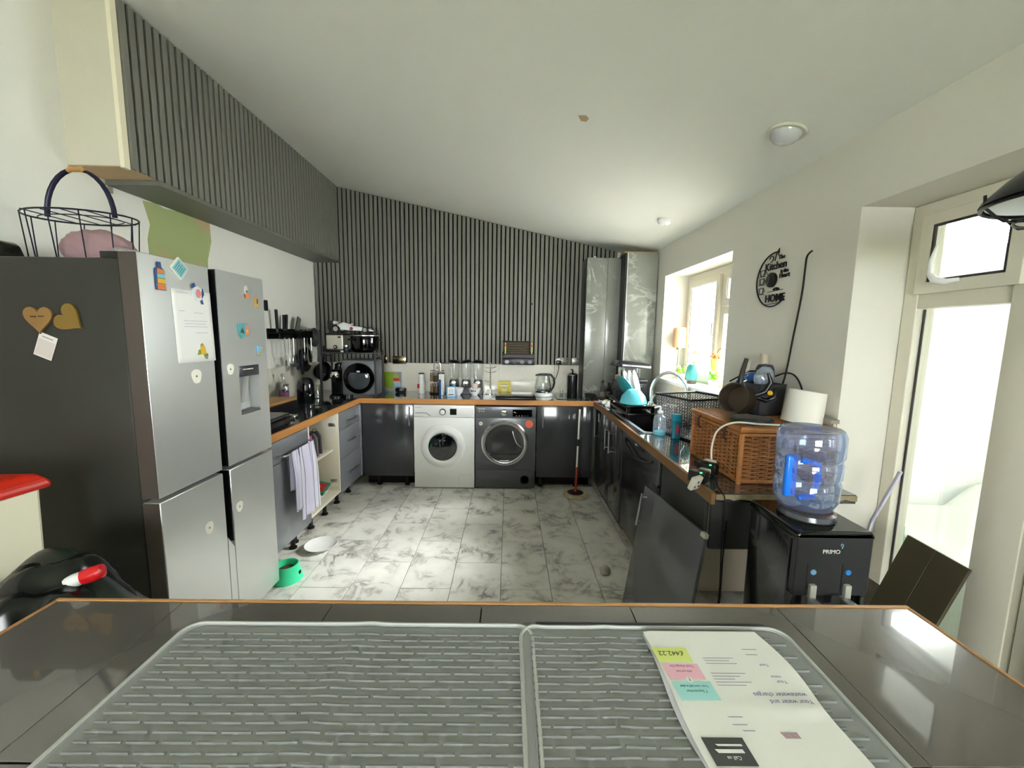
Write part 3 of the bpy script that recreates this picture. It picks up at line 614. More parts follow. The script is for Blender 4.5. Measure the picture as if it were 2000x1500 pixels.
for i, (yy, cc, lb, xx) in enumerate(((3.15, '#6d6c72', 'grey fabric pouch leaning on the cupboard shelf', -1.57), (3.235, '#4c474c', 'dark patterned wallet standing on the cupboard shelf', -1.58), (3.26, '#e08fc8', 'pink plastic bag at the back of the cupboard shelf', -1.76))):
    t = thing(('fabric_pouch', 'patterned_wallet', 'pink_bag')[i], lb, 'pouch', (xx, yy, ZS), rz=R(12))
    B().prism([(-.05, 0), (.05, 0), (.045, .15), (.02, .19), (-.03, .185), (-.05, .13)], -.016, .016, 'y').build('body', mat('pouch%d' % i, cc, .7, bump=.3, bscale=40, vary=.2, vscale=40), t, bevel=.006)
    B().tube([(-.02, 0, .182), (-.015, 0, .205), (0.005, 0, .21), (.015, 0, .187)], .003, 6).build('loop', BLACK, t)
# bottom shelf of the cupboard: plates, tray and fruit box
ZC = ZB + .02
for i in range(4):
    t = thing('dinner_plate', ('lowest', 'second', 'third', 'topmost')[i] + ' white plate stacked on the floor of the open cupboard', 'plate', (-1.60, 3.0, ZC + i * .022), group='plates in the open cupboard')
    B().lathe([(.06, 0), (.062, .004), (.085, .010), (.118, .026), (.120, .029), (.117, .029), (.084, .014), (.0, .008)], seg=36, cap1=False).build('dish', WHITE, t)
    B().lathe([(.1195, .0265), (.1207, .0275), (.1195, .030), (.118, .0295)], seg=36, cap0=False, cap1=False).build('rim_line', INK, t)
t = thing('oval_dish', 'white oval dishes nested on the cupboard floor under the red lid box', 'dish', (-1.60, 3.235, ZC))
B().lathe([(.07, 0), (.08, .01), (.115, .06), (.12, .064), (.116, .064), (.0, .014)], seg=32, cap1=False, M=None).build('bowl', WHITE, t)
t = thing('food_box', 'red and green food box lying tilted on the white dishes', 'box', (-1.59, 3.235, ZC + .068), rot=(R(3), R(14), R(8)))
bx('carton', mat('green_card', '#2f7d5a', .5), t, -.085, -.1, .0, .085, .1, .024)
B().prism(rrect(-.07, -.085, .07, .06, .02), .024, .026, 'z').build('red_panel', mat('red_print', '#c41f2c', .5, vary=.2, vscale=30), t, smooth=False)
B().prism(ell(0, -.01, .03, .035), .026, .027, 'z').build('picture', mat('cream_print', '#e4cfa8', .6), t, smooth=False)
t = thing('ribbed_tray', 'pale ribbed tray standing upright at the back of the cupboard', 'tray', (-1.93, 3.14, ZC), rot=(0, R(-10), 0))
B().prism(rrect(-.20, 0, .20, .31, .06), -.006, 0, 'x').build('sheet', mat('tray_beige', '#c6bcae', .5), t)
for i in range(13):
    yy = -.18 + .03 * i; B().box(0, yy - .004, .05, .005, yy + .004, .27).build('rib', mat('tray_beige', '#c6bcae', .5), t, smooth=False)

# drawers
t = thing('drawer_unit', 'grey three drawer unit at the corner of the left run', 'cabinet', (0, 0, 0))
bx('carcass', CREAM, t, -2.07, 3.40, ZB, -1.475, 3.86, .848)
for (z0, z1, hz) in ((.69, .845, .752), (.43, .686, .565), (.13, .426, .275)):
    d_ = bx('drawer_front', GLOSSL, t, -1.473, 3.402, z0, -1.45, 3.855, z1, .0025)
    bar_handle(d_, (-1.45, 3.55, hz), (-1.45, 3.76, hz), (1, 0, 0))
legs(t, [(-1.54, 3.5), (-1.54, 3.76), (-1.95, 3.5)])
bx('corner_post', GLOSSL, t, -1.473, 3.858, .13, -1.44, 3.897, .845)

# ---------------------------------------------------------------- back run units
t = thing('corner_cupboard', 'dark gloss door cupboard left of the white washing machine', 'cabinet', (0, 0, 0))
bx('carcass', CREAM, t, -1.43, 3.93, ZB, -0.935, 4.42, .845)
d_ = bx('door', GLOSS, t, -1.437, 3.90, .115, -.935, 3.922, .845, .0025); bar_handle(d_, (-.967, 3.90, .635), (-.967, 3.90, .823), (0, -1, 0))
legs(t, [(-1.3, 3.98), (-1.02, 3.98)])
t = thing('back_cupboard', 'dark gloss door cupboard right of the grey tumble dryer', 'cabinet', (0, 0, 0))
bx('carcass', CREAM, t, .29, 3.93, ZB, .84, 4.42, .845)
d_ = bx('door', GLOSS, t, .288, 3.90, .12, .74, 3.922, .845, .0025); bar_handle(d_, (.345, 3.90, .633), (.345, 3.90, .818), (0, -1, 0))
bx('filler_panel', GLOSS, t, .744, 3.90, .12, .842, 3.92, .845)
legs(t, [(.34, 3.98), (.7, 3.98)])
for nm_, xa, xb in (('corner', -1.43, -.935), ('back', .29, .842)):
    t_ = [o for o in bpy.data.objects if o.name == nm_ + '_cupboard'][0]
    bx('plinth', mat('dark_brown_shade_board', '#1c1512', .8), t_, xa, 4.02, 0, xb, 4.036, ZB - .002)  # added dark board standing in for shade and clutter under the units
# washing machine
GD = mat('machine_black_glass', '#101114', 0.05, spec=.7, coat=.6)
t = thing('washing_machine', 'white front loading washing machine under the back worktop', 'washing machine', (-.624, 3.87, 0))
w2 = .2965
bx('casing', WHITE, t, -w2, .012, 0.012, w2, .56, .845, .006, 3)
bx('front_panel', WHITE, t, -w2, 0, .012, w2, .014, .725, .004, 3)
cp = bx('control_panel', WHITE, t, -w2, -.006, .729, w2, .014, .845, .004, 3)
B().prism([(-.28, .772), (-.17, .772), (-.145, .752), (-.125, .745), (-.133, .739), (-.15, .745), (-.175, .764), (-.28, .764)], -.008, -.004, 'y').build('drawer_groove', mat('mid_grey', '#9a9a9c', .5), cp, smooth=False)
lab(B().lathe([(.031, 0), (.031, .016), (.027, .019)], (0, 0, 0), 28, 'y', M=Matrix.Translation((-.012, -.006, .781)) @ Matrix.Rotation(math.pi, 4, 'Z')).build('dial', BLACK, cp), 'round programme dial with a dark ring')
B().lathe([(.024, 0), (.024, .022), (.02, .024)], (0, 0, 0), 28, 'y', M=Matrix.Translation((-.012, -.006, .781)) @ Matrix.Rotation(math.pi, 4, 'Z')).build('dial_cap', WHITE, cp)
B().box(.058, -.0085, .752, .122, -.004, .812, .001, 1).build('display', BLACKG, cp)
B().box(-.283, -.0067, .820, -.215, -.0058, .824).build('printed_line', mat('grey_ink', '#b0aeb4', .6), cp, smooth=False)
dp = B(); MR = Matrix.Translation((-.012, 0, .437)) @ Matrix.Rotation(math.pi, 4, 'Z')
dp.lathe([(.218, -.004), (.218, .012), (.205, .026), (.17, .038), (.15, .036), (.138, .026)], (0, 0, 0), 56, 'y', cap0=False, cap1=False, M=MR); dr = dp.build('door_ring', WHITE, t)
B().lathe([(.139, .018), (.139, .03), (.13, .034), (.11, .030), (.07, .045), (.0, .05)], (0, 0, 0), 56, 'y', cap1=False, M=MR).build('porthole_glass', GD, dr)
B().lathe([(.140, .026), (.137, .035), (.132, .036), (.130, .033)], (0, 0, 0), 56, 'y', cap0=False, cap1=False, M=MR).build('porthole_trim', mat('trim_grey', '#55565a', .25, .6), dr)
b = B().tube([(.14, -.001, .05), (.14, -.001, .11), (.155, -.001, .142), (.19, -.001, .147), (.265, -.001, .147)], .0012, 6); b.build('filter_flap_line', mat('line_grey', '#c9c9cb', .5), t)
for sx in (-.24, .24): B().cyl((sx, .06, 0), (sx, .06, .014), .02, seg=14).build('foot', BLACK, t)
# tumble dryer
DG = mat('dryer_graphite', '#606064', .28, .45)
t = thing('tumble_dryer', 'graphite grey tumble dryer with chrome ringed door', 'tumble dryer', (-.022, 3.87, 0))
bx('casing', DG, t, -w2, .012, .012, w2, .56, .838, .006, 3)
bx('front_panel', DG, t, -w2, 0, .205, w2, .014, .725, .003, 2)
kp = bx('kick_panel', DG, t, -w2 + .004, .002, .014, w2 - .03, .014, .20, .003, 2)
cp = bx('control_panel', mat('dryer_top', '#6d6e73', .28, .5), t, -w2, -.004, .729, w2, .014, .838, .004, 3)
B().lathe([(.032, 0), (.03, .02), (.022, .024)], (0, 0, 0), 28, 'y', M=Matrix.Translation((-.015, -.004, .782)) @ Matrix.Rotation(math.pi, 4, 'Z')).build('dial', CHROME, cp)
ds = B().box(.068, -.0065, .742, .258, -.003, .812, .001, 1).build('display', BLACKG, cp)
text('8kg', WHITEP, ds, .014, face((.09, -.0068, .785), '-y'), 'lettering', .0002)
for i in range(5): B().box(.10 + i * .028, -.0068, .750, .108 + i * .028, -.0064, .754).build('indicator', WHITEP, ds, smooth=False)
text('HOOVER', WHITEP, cp, .016, face((-.235, -.0045, .815), '-y'), 'lettering', .0003, bold=.0004)
text('8kg', WHITEP, cp, .012, face((-.125, -.0045, .813), '-y'), 'lettering', .0003)
for i in range(3): B().box(-.262 + i * .021, -.0046, .785, -.252 + i * .021, -.004, .795).build('status_icon', WHITEP, cp, smooth=False)
MR = Matrix.Translation((-.005, 0, .475)) @ Matrix.Rotation(math.pi, 4, 'Z')
dr = B().lathe([(.232, -.004), (.232, .014), (.222, .024), (.198, .026), (.188, .02)], (0, 0, 0), 60, 'y', cap0=False, cap1=False, M=MR).build('door_ring', mat('dryer_chrome', (.55, .55, .56), .18, 1.0), t)
B().lathe([(.230, -.003), (.230, .004)], (0, 0, 0), 60, 'y', M=MR).build('door_back', BLACK, dr)
B().lathe([(.190, .012), (.185, .022), (.165, .014), (.12, .02), (.0, .024)], (0, 0, 0), 60, 'y', cap1=False, M=MR).build('door_window', mat('smoked_window', '#4a4a4c', .06, .5, coat=.6), dr)
B().tube([(.07, -.022, .60), (.085, -.03, .55), (.11, -.034, .49), (.145, -.03, .45), (.165, -.024, .445)], [.004, .007, .009, .007, .004], 10).build('door_grip', CHROME, dr)
B().tube([(-.15 + .02, -.016, .37), (-.10, -.018, .368), (.12, -.018, .368), (.15, -.015, .40)], .003, 8).build('door_bar', BLACKG, dr)
MS = Matrix.Translation((.232, -.0, .668)) @ Matrix.Rotation(math.pi, 4, 'Z')
lab(B().lathe([(.039, -.001), (.039, .0015)], (0, 0, 0), 30, 'y', M=MS).build('sticker', mat('sticker_orange', '#e5684e', .4, vary=.2, vscale=30), t), 'round orange sticker')
lab(B().lathe([(.019, -.001), (.019, .0015)], (0, 0, 0), 24, 'y', M=Matrix.Translation((-.243, 0, .668)) @ Matrix.Rotation(math.pi, 4, 'Z')).build('sticker', WHITEP, t), 'round white sticker')
text('A+', INK, t, .018, face((-.243, -.0018, .668), '-y'), 'lettering', .0002)
text('AI', mat('red_ink', '#c02a2a', .5), dr, .03, face((.115, -.0235, .625), '-y'), 'lettering', .0003, bold=.001)
B().lathe([(.045, -.001), (.045, .001)], (0, 0, 0), 26, 'y', M=Matrix.Translation((.195, .003, .10)) @ Matrix.Rotation(math.pi, 4, 'Z')).build('vent_disc', BLACK, kp)
for sx in (-.24, .24): B().cyl((sx, .06, 0), (sx, .06, .014), .02, seg=14).build('foot', BLACK, t)

# ---------------------------------------------------------------- worktop (U shaped) with sink
WZ = 0.9
t = thing('worktop', 'U shaped dark gloss kitchen worktop with an oak front edge', 'worktop', (0, 0, 0))
outl = [(-2.088, 2.30), (-1.462, 2.30), (-1.462, 3.898), (.856, 3.898), (.856, 1.575), (1.436, 1.575), (1.436, 4.436), (-2.088, 4.436)]
b = B(); SK = (0.915, 2.62, 1.36, 3.72)   # sink cut-out x0,y0,x1,y1
# slab pieces meet exactly and are welded into one surface around the cut-out
xs = [-2.088, -1.462, .856, SK[0], SK[2], 1.436]; ys = [1.575, 2.30, SK[1], SK[3], 3.898, 4.436]
vt = {}
def vv(x, y, z):
    if (x, y, z) not in vt: vt[(x, y, z)] = b.bm.verts.new((x, y, z))
    return vt[(x, y, z)]
def inside(xc, yc):
    if SK[0] < xc < SK[2] and SK[1] < yc < SK[3]: return False
    if yc > 3.898: return True
    if xc < -1.462: return yc > 2.30
    return xc > .856
cells = {(i, j) for i in range(5) for j in range(5) if inside((xs[i] + xs[i + 1]) / 2, (ys[j] + ys[j + 1]) / 2)}
for (i, j) in cells:
    for z in (.862, WZ): b.bm.faces.new((vv(xs[i], ys[j], z), vv(xs[i + 1], ys[j], z), vv(xs[i + 1], ys[j + 1], z), vv(xs[i], ys[j + 1], z)))
    for (di, dj, a, c) in ((-1, 0, (i, j), (i, j + 1)), (1, 0, (i + 1, j), (i + 1, j + 1)), (0, -1, (i, j), (i + 1, j)), (0, 1, (i, j + 1), (i + 1, j + 1))):
        if (i + di, j + dj) not in cells:
            b.bm.faces.new((vv(xs[a[0]], ys[a[1]], .862), vv(xs[c[0]], ys[c[1]], .862), vv(xs[c[0]], ys[c[1]], WZ), vv(xs[a[0]], ys[a[1]], WZ)))
b.build('slab', TOP, t, smooth=False)
B().prism([(-1.462, 2.30), (-1.445, 2.30), (-1.445, 3.881), (-1.462, 3.898)], .852, .9015, 'z').build('edging_strip', OAK, t, bevel=.0015)
OAKX = wood('oak_edging_x', '#d6994f', '#b3743a', (2, 40, 40), 0.4)
B().prism([(-1.4445, 3.881), (.8385, 3.881), (.856, 3.898), (-1.462, 3.898)], .852, .9015, 'z').build('edging_strip', OAKX, t, bevel=.0015)
B().prism([(.839, 1.575), (.856, 1.575), (.856, 3.898), (.839, 3.881)], .852, .9015, 'z').build('edging_strip', mat('oak_edging_shaded', '#7d5a36', .5, vary=.15, vscale=10), t, bevel=.0015)  # same oak in a darker tone, the shade on this run painted in
ee = [(.856, .872), (1.436, .868), (1.436, .9), (.856, .9)]
b = B(); npt = 24
lo = [(.856 + .58 * i / npt, .872 + random.uniform(0, .012)) for i in range(npt + 1)]
b.prism(lo + [(1.436, .897), (.856, .897)], 1.568, 1.5755, 'y').build('chipped_edge', mat('raw_chipboard', '#94866a', .9, vary=.4, vscale=40), t, smooth=False)
for xx in (-1.2, -.62, -.04, .54):
    pass
t = thing('sink', 'black composite sink with a drainer set in the right worktop', 'sink', (0, 0, 0))
SKM = mat('black_composite', '#121116', .32)
def basin(x0, y0, x1, y1, d, nm, par):
    b = B(); n = 6
    prof = [(rrect(x0, y0, x1, y1, .03, n), WZ + .004), (rrect(x0 + .006, y0 + .006, x1 - .006, y1 - .006, .03, n), WZ - .01), (rrect(x0 + .02, y0 + .02, x1 - .02, y1 - .02, .04, n), WZ - d)]
    rings = [[b.bm.verts.new((p[0], p[1], z)) for p in pts] for pts, z in prof]
    b.skin(rings, False, True); return b.build(nm, SKM, par, solid=-.003)
sr = B().prism(rrect(SK[0] - .022, SK[1] - .022, SK[2] + .022, SK[3] + .022, .02), WZ + .0002, WZ + .0045, 'z')
bmesh.ops.delete(sr.bm, geom=[f for f in sr.bm.faces if abs(f.normal.z) > .9 or len(f.verts) > 4], context='FACES_ONLY')
sr.bm.free()
def flatring(name, m, par, o, i, z0, z1):
    b = B(); R_ = [[b.bm.verts.new((p[0], p[1], z)) for p in pts] for pts, z in ((o, z0), (o, z1), (i, z1), (i, z0))]
    b.skin(R_, False, False, closed=True); return b.build(name, m, par)
flatring('rim', mat('sink_rim', '#a8b4b8', .18, .6), t, rrect(SK[0] - .02, SK[1] - .02, SK[2] + .02, SK[3] + .02, .02), rrect(SK[0] + .004, SK[1] + .004, SK[2] - .004, SK[3] - .004, .03), WZ + .0003, WZ + .004)
basin(SK[0] + .005, SK[1] + .005, SK[2] - .005, 3.26, .17, 'bowl', t)
basin(SK[0] + .005, 3.262, SK[2] - .005, SK[3] - .005, .012, 'drainer', t)
B().lathe([(.03, 0), (.035, .004), (.02, .005)], (1.13, 2.94, WZ - .1685), 20).build('plug_hole', CHROME, t)
t = thing('kitchen_tap', 'tall curved brushed steel mixer tap behind the sink', 'tap', (1.19, 3.30, WZ + .0045 - .012))
B().lathe([(.03, 0), (.03, .012), (.022, .016), (.022, .10), (.018, .11)], seg=20).build('base', SATIN, t)
arc = [(0, 0, .10), (0, 0, .20)] + [(.0 + .115 - .115 * math.cos(a), -.15 * (a / math.pi), .21 + .15 * math.sin(a)) for a in [i * math.pi / 14 for i in range(15)]] + [(.23, -.155, .14)]
B().tube(arc, .0125, 12).build('spout', SATIN, t)
B().cyl((.23, -.155, .145), (.23, -.155, .11), .016, .015, 14).build('spray_head', SATIN, t)
B().tube([(.02, 0, .07), (.06, -.01, .085), (.07, -.012, .12)], .006, 8).build('lever', SATIN, t)
# bent secondary filter spout
t = thing('filter_tap', 'small curved chrome filter tap in front of the dish rack', 'tap', (1.10, 3.02, WZ + .004))
B().tube([(.13, .02, 0), (.13, .02, .14)] + [(.065 + .065 * math.cos(a), .02, .14 + .06 * math.sin(a)) for a in [i * math.pi / 10 for i in range(1, 10)]] + [(0, .02, .125)], .007, 10).build('spout', SATIN, t)

# ---------------------------------------------------------------- tall marbled wall units standing on the worktop
MG = marble('grey_marble_panel', '#7f817b', '#d8dad2', .18, 2.2, width=.025)
MGL = marble('grey_marble_side', '#8d8f88', '#c9cbc4', .14, 2.0, width=.03)
t = thing('tall_wall_unit', 'narrow marbled grey wall unit nearest the slatted wall', 'cabinet', (0, 0, 0))
bx('carcass', mat('unit_dark_side', '#3a3a3c', .4), t, .775, 4.17, WZ, 1.12, 4.437, 2.32)
bx('door', MG, t, .777, 4.148, WZ + .002, .985, 4.169, 2.318, .002); bx('door', lab and MG, t, .988, 4.150, WZ + .002, 1.119, 4.169, 2.318, .002)
B().lathe([(.012, 0), (.014, .02)], (.86, 4.2, 2.3205), 10).build('cap', WHITEP, t)
t = thing('side_wall_unit', 'pale marbled wall unit standing against the window wall', 'cabinet', (0, 0, 0))
bx('carcass', MGL, t, 1.145, 4.00, WZ, 1.437, 4.437, 2.345)
bx('edge_strip', mat('strip_white', '#dcdcd4', .2), t, 1.139, 3.999, WZ, 1.1455, 4.01, 2.346, .001, 1)
bx('door', mat('unit_dark_side', '#3a3a3c', .4), t, 1.124, 4.012, WZ + .002, 1.1448, 4.436, 2.343, .002)
B().box(1.121, 4.05, 2.346, 1.436, 4.2, ceil_z(1.45) - .012).build('top_filler', mat('raw_board', '#a8885c', .8), t)

# ---------------------------------------------------------------- right run units
t = thing('sink_unit', 'dark gloss cupboard doors with bar handles under the sink', 'cabinet', (0, 0, 0))
bx('carcass', mat('dark_carcass', '#2c2c2e', .6), t, .895, 2.95, ZB, 1.43, 3.87, .70)
for (a, c, hy) in ((3.665, 3.875, 3.78), (3.315, 3.66, 3.38), (2.955, 3.31, 3.245)):
    d_ = bx('door', GLOSS, t, .866, a, .10, .888, c, .846, .0025); bar_handle(d_, (.866, hy, .565), (.866, hy, .755), (-1, 0, 0))
bx('plinth', mat('plinth_dark', '#1d1d1f', .5), t, .92, 2.95, 0, .936, 3.87, .098)
for (x, y) in ((1.3, 3.0), (1.3, 3.8)): B().cyl((x, y, 0), (x, y, ZB), .016, seg=10).build('leg', BLACK, t)
t = thing('dishwasher', 'dark dishwasher with a curved handle pocket under the right worktop', 'dishwasher', (0, 0, 0))
DW = mat('dishwasher_dark', '#2b2b2e', .2, .3)
bx('casing', mat('dw_case', '#b7ab97', .5, vary=.12, vscale=5), t, .895, 2.215, .04, 1.43, 2.945, .72)
bx('door', DW, t, .868, 2.215, .10, .893, 2.945, .67, .004)
fp = bx('fascia', mat('dw_fascia', '#48484c', .22, .5), t, .862, 2.215, .675, .893, 2.945, .846, .004)
B().tube([(.862, 2.30, .80), (.848, 2.36, .775), (.842, 2.55, .742), (.842, 2.62, .742), (.848, 2.80, .775), (.862, 2.86, .80)], .007, 10).build('handle_lip', BLACKG, fp)
B().box(.8605, 2.45, .806, .8625, 2.56, .826, .0005, 1).build('display', BLACKG, fp)
B().box(.8605, 2.60, .812, .8625, 2.64, .82).build('badge', WHITEP, fp, smooth=False)
B().box(.866, 2.2135, .69, .893, 2.2155, .84, .0006, 1).build('steel_edge', CHROME, t)
bx('plinth', mat('plinth_dark', '#1d1d1f', .5), t, .92, 2.22, 0, .936, 2.94, .098)
t = thing('end_panel', 'dark grey panel hanging under the broken end of the worktop', 'panel', (0, 0, 0))
bx('board', mat('matt_dark_board', '#3a3938', .5), t, .90, 1.68, .60, 1.435, 1.698, .861)
bx('side_rail', mat('matt_dark_board', '#3a3938', .5), t, .88, 1.70, .60, .898, 2.205, .861)
bx('support_leg', mat('dark_carcass', '#2c2c2e', .6), t, 1.38, 1.70, 0, 1.435, 1.76, .5995)
# the loose cupboard door leaning on the worktop edge
A_ = Vector((.68, 2.146, .0)); U_ = Vector((.065, -.56, 0)).normalized(); L_ = Vector((.10, -.003, .70)).normalized(); L_ = (L_ - U_ * L_.dot(U_)).normalized(); N_ = U_.cross(L_)
t = thing('loose_door', 'unhinged grey cupboard door with a bar handle leaning on the worktop', 'door', (0, 0, 0))
t.matrix_world = Matrix(((U_.x, L_.x, N_.x, A_.x), (U_.y, L_.y, N_.y, A_.y), (U_.z, L_.z, N_.z, A_.z + .002), (0, 0, 0, 1)))
sgn = 1 if N_.x < 0 else -1
bx('panel', mat('loose_door_grey', '#58585b', .22, coat=.2), t, 0, 0, -.009, .565, .715, .009, .002)
bar_handle(t, (.045, .50, .009 * sgn), (.045, .68, .009 * sgn), (0, 0, sgn), .006, .03)
lab(B().box(.535, .695, -.0095, .5655, .7155, .0095, .001, 1).build('chipped_corner', mat('chip_pale', '#b9b4a6', .8), t), 'chipped pale corner')

# trailing cables under the worktop
def cable(name, label, pts, r=.0035, m=None, cat='cable'):
    # smooth catmull-rom
    P = [Vector(p) for p in pts]; P = [P[0]] + P + [P[-1]]; out = []
    for i in range(1, len(P) - 2):
        for s_ in range(7):
            q = s_ / 7; a, b_, c, d = P[i - 1], P[i], P[i + 1], P[i + 2]
            out.append(.5 * ((2 * b_) + (-a + c) * q + (2 * a - 5 * b_ + 4 * c - d) * q * q + (-a + 3 * b_ - 3 * c + d) * q ** 3))
    out.append(P[-2]); o = B().tube(out, r, 7).build(name, m or RUBBER, None); return tag(o, label, cat)
cable('power_cable', 'thick black cable dropping beside the water cooler', [(1.14, 1.64, .62), (1.10, 1.60, .50), (1.06, 1.58, .30), (1.0, 1.60, .1), (.95, 1.66, .006)], .0055)
cable('power_cable', 'thin black cable looping behind the leaning door', [(.93, 1.65, .88), (.935, 1.64, .60), (.95, 1.66, .35), (.93, 1.70, .12), (.97, 1.78, .005)], .003)
cable('power_cable', 'twisted black cable with a dangling jack end', [(.95, 1.645, .75), (.955, 1.66, .58), (.945, 1.64, .42), (.925, 1.62, .30), (.905, 1.63, .22)], .0035)

# ---------------------------------------------------------------- island and what lies on it
t = thing('island', 'long tiled kitchen island with a thin oak rim in the foreground', 'island', (0, 0, 0), rz=0)
IZ = .96; ix0, ix1, iy0, iy1 = -.945, .865, -.10, .795
bx('body', GLOSS, t, ix0 + .08, iy0 + .25, .08, ix1 - .08, iy1 - .06, .918)
bx('plinth', BLACK, t, ix0 + .12, iy0 + .3, 0, ix1 - .12, iy1 - .1, .08)
bx('substrate', BACKING, t, ix0, iy0, .918, ix1, iy1, .9508)
xe_ = [ix0 + .002, -.68, -.365, -.05, .265, .58, ix1 - .002]
for i in range(6):
    for (a, c) in ((iy0 + .002, .471), (.473, iy1 - .002)):
        B().box(xe_[i] + .0006, a, .951, xe_[i + 1] - .0006, c - .0006, IZ, .0008, 1).build('tile', ISL, t)
B().box(ix0 - .008, iy1, .918, ix1 + .008, iy1 + .009, IZ + .001, .002, 2).build('edging_strip', OAKL, t)
B().box(ix0 - .008, iy0, .918, ix0, iy1, IZ + .001, .002, 2).build('edging_strip', OAKL, t)
B().box(ix1, iy0, .918, ix1 + .008, iy1, IZ + .001, .002, 2).build('edging_strip', OAKL, t)
MATM = mat('silicone_grey', '#949697', .42, spec=.5)
def drying_mat(label, x0, x1, ya, yb, zoff, creases):
    t = thing('drying_mat', label, 'mat', (0, 0, 0), group='silicone drying mats')
    def wv(x, y): return sum(h * math.exp(-((x - cx - .02 * math.sin(y * 9)) / wd) ** 2) for cx, wd, h in creases)
    z0 = IZ + .0003 + zoff
    # slab as stacked rings of a rounded rectangle filled by a fine grid
    b = B(); nx, ny = 90, 36; r = .028; top = []
    def pt(u, v):
        x = x0 + (x1 - x0) * u; y = ya + (yb - ya) * v
        # pull the corners in to a radius
        dx = min(x - x0, x1 - x); dy = min(y - ya, yb - y)
        if dx < r and dy < r:
            px, py = r - dx, r - dy; m_ = max(px, py); l_ = math.hypot(px, py)
            if l_ > 0: f_ = m_ / l_; dx2 = r - px * f_; dy2 = r - py * f_
            else: dx2, dy2 = dx, dy
            x = x0 + dx2 if x - x0 < x1 - x else x1 - dx2
            y = ya + dy2 if y - ya < yb - y else yb - dy2
        return x, y
    V = [[None] * (ny + 1) for _ in range(nx + 1)]
    for i in range(nx + 1):
        for j in range(ny + 1):
            x, y = pt(i / nx, j / ny); V[i][j] = b.bm.verts.new((x, y, z0 + .003 + wv(x, y)))
    for i in range(nx):
        for j in range(ny): b.bm.faces.new((V[i][j], V[i + 1][j], V[i + 1][j + 1], V[i][j + 1]))
    b.build('sheet', MATM, t, ang=80, solid=0.0025)
    rim = []
    for p in rrect(x0, ya, x1, yb, r + .002, 6):
        rim.append(p)
    full = []
    for i in range(len(rim)):
        a = Vector(rim[i]); c = Vector(rim[(i + 1) % len(rim)]); n_ = max(1, int((c - a).length / .012))
        for q in range(n_): full.append(a + (c - a) * q / n_)
    B().tube([(p.x, p.y, z0 + .0045 + wv(p.x, p.y)) for p in full], .0034, 6, True).build('rim', mat('silicone_rim', '#b3b6b3', .35), t)
    B().tube([(x0 + (p.x - x0) * .985 + .0048, ya + (p.y - ya) * .985 + .0035, z0 + .0036 + wv(p.x, p.y)) for p in full], .0018, 5, True).build('inner_rim', MATM, t)
    b = B(); px, py = .0486, .0146; j = 0; y = yb - .027
    tmp = bmesh.new()
    while y > ya + .02:
        x = x0 + .018 + (0 if j % 2 == 0 else px / 2)
        if j % 2: xs_ = [x0 + .018 - .0] 
        else: xs_ = []
        segs = []
        if j % 2 == 0:
            segs.append((x0 + .018, x0 + .018 + px * .42)); x = x0 + .018 + px * .5
        else: x = x0 + .018
        while x + px * .3 < x1 - .018:
            segs.append((x, min(x + px * .88, x1 - .018))); x += px
        for (a, c) in segs:
            n_ = 4; L = []
            for side in (-1, 1):
                for q in range(n_ + 1):
                    xx = a + (c - a) * q / n_; zz = z0 + .003 + wv(xx, y)
                    L.append((xx, side, zz))
            rows = []
            for q in range(n_ + 1):
                xx = a + (c - a) * q / n_; zz = z0 + .003 + wv(xx, y); e_ = .0 if 0 < q < n_ else .0006
                rows.append([b.bm.verts.new((xx, y - .0024, zz - .0004)), b.bm.verts.new((xx + (e_ if q == 0 else -e_), y - .0014, zz + .0030)), b.bm.verts.new((xx + (e_ if q == 0 else -e_), y + .0014, zz + .0030)), b.bm.verts.new((xx, y + .0024, zz - .0004))])
            for q in range(n_):
                for s_ in range(3): b.bm.faces.new((rows[q][s_], rows[q + 1][s_], rows[q + 1][s_ + 1], rows[q][s_ + 1]))
            b.bm.faces.new(rows[0]); b.bm.faces.new(rows[-1])
        y -= py; j += 1
    stuff(b.build('raised_ribs', mat('silicone_rib_shaded', '#7e8080', .55, spec=.35), t, ang=50))  # ribs coloured darker than the sheet to carry their shaded near sides
    return t
drying_mat('grey ribbed silicone drying mat on the left of the island', -.612, .052, .30, .727, .0, [(-.262, .018, .0014), (-.28, .05, .001)])
drying_mat('grey ribbed silicone drying mat on the right of the island, under the bill', .030, .542, .31, .724, .0, [(.05, .012, .002), (.19, .020, .0016)])
t = tag(B().box(.06, .7270, IZ + .0003, .517, .738, IZ + .006, .002, 1).build('tablet_edge', mat('navy_black', '#1a1b2b', .3)), 'thin dark slab edge peeping out behind the right drying mat', 'tablet')
# the water bill
BZ = IZ + .0115
t = thing('water_bill', 'upside down printed bill with yellow, pink and turquoise boxes on the drying mat', 'paper', (0, 0, 0))
def bill(u, v):
    # u across, v away from viewer
    ya, yb = .28, .706; y = ya + (yb - ya) * v
    xl = .282 - .02 * v + .004 * math.sin(v * 9); xr = .500 - .022 * v
    if v > .62: xr += .012 * math.sin((v - .62) / .38 * 3.1)
    x = xl + (xr - xl) * u
    z = BZ + .0004 + .0016 * math.exp(-((y - .545) / .012) ** 2) * u - .002 * (u < .02)
    return (x, y, z)
B().grid(bill, 16, 60).build('top_sheet', PAPER, t, ang=80)
B().grid(lambda u, v: (bill(u, v)[0] - .004 + .004 * math.sin(v * 7) * (1 - u), bill(u, v)[1] - .002, BZ - .0022 - .0028 * math.sin(v * 8) ** 2 * (1 - u)), 8, 30).build('under_sheet', mat('paper_shade', '#d8d6e0', .7), t, ang=80)
DZ = BZ + .0009
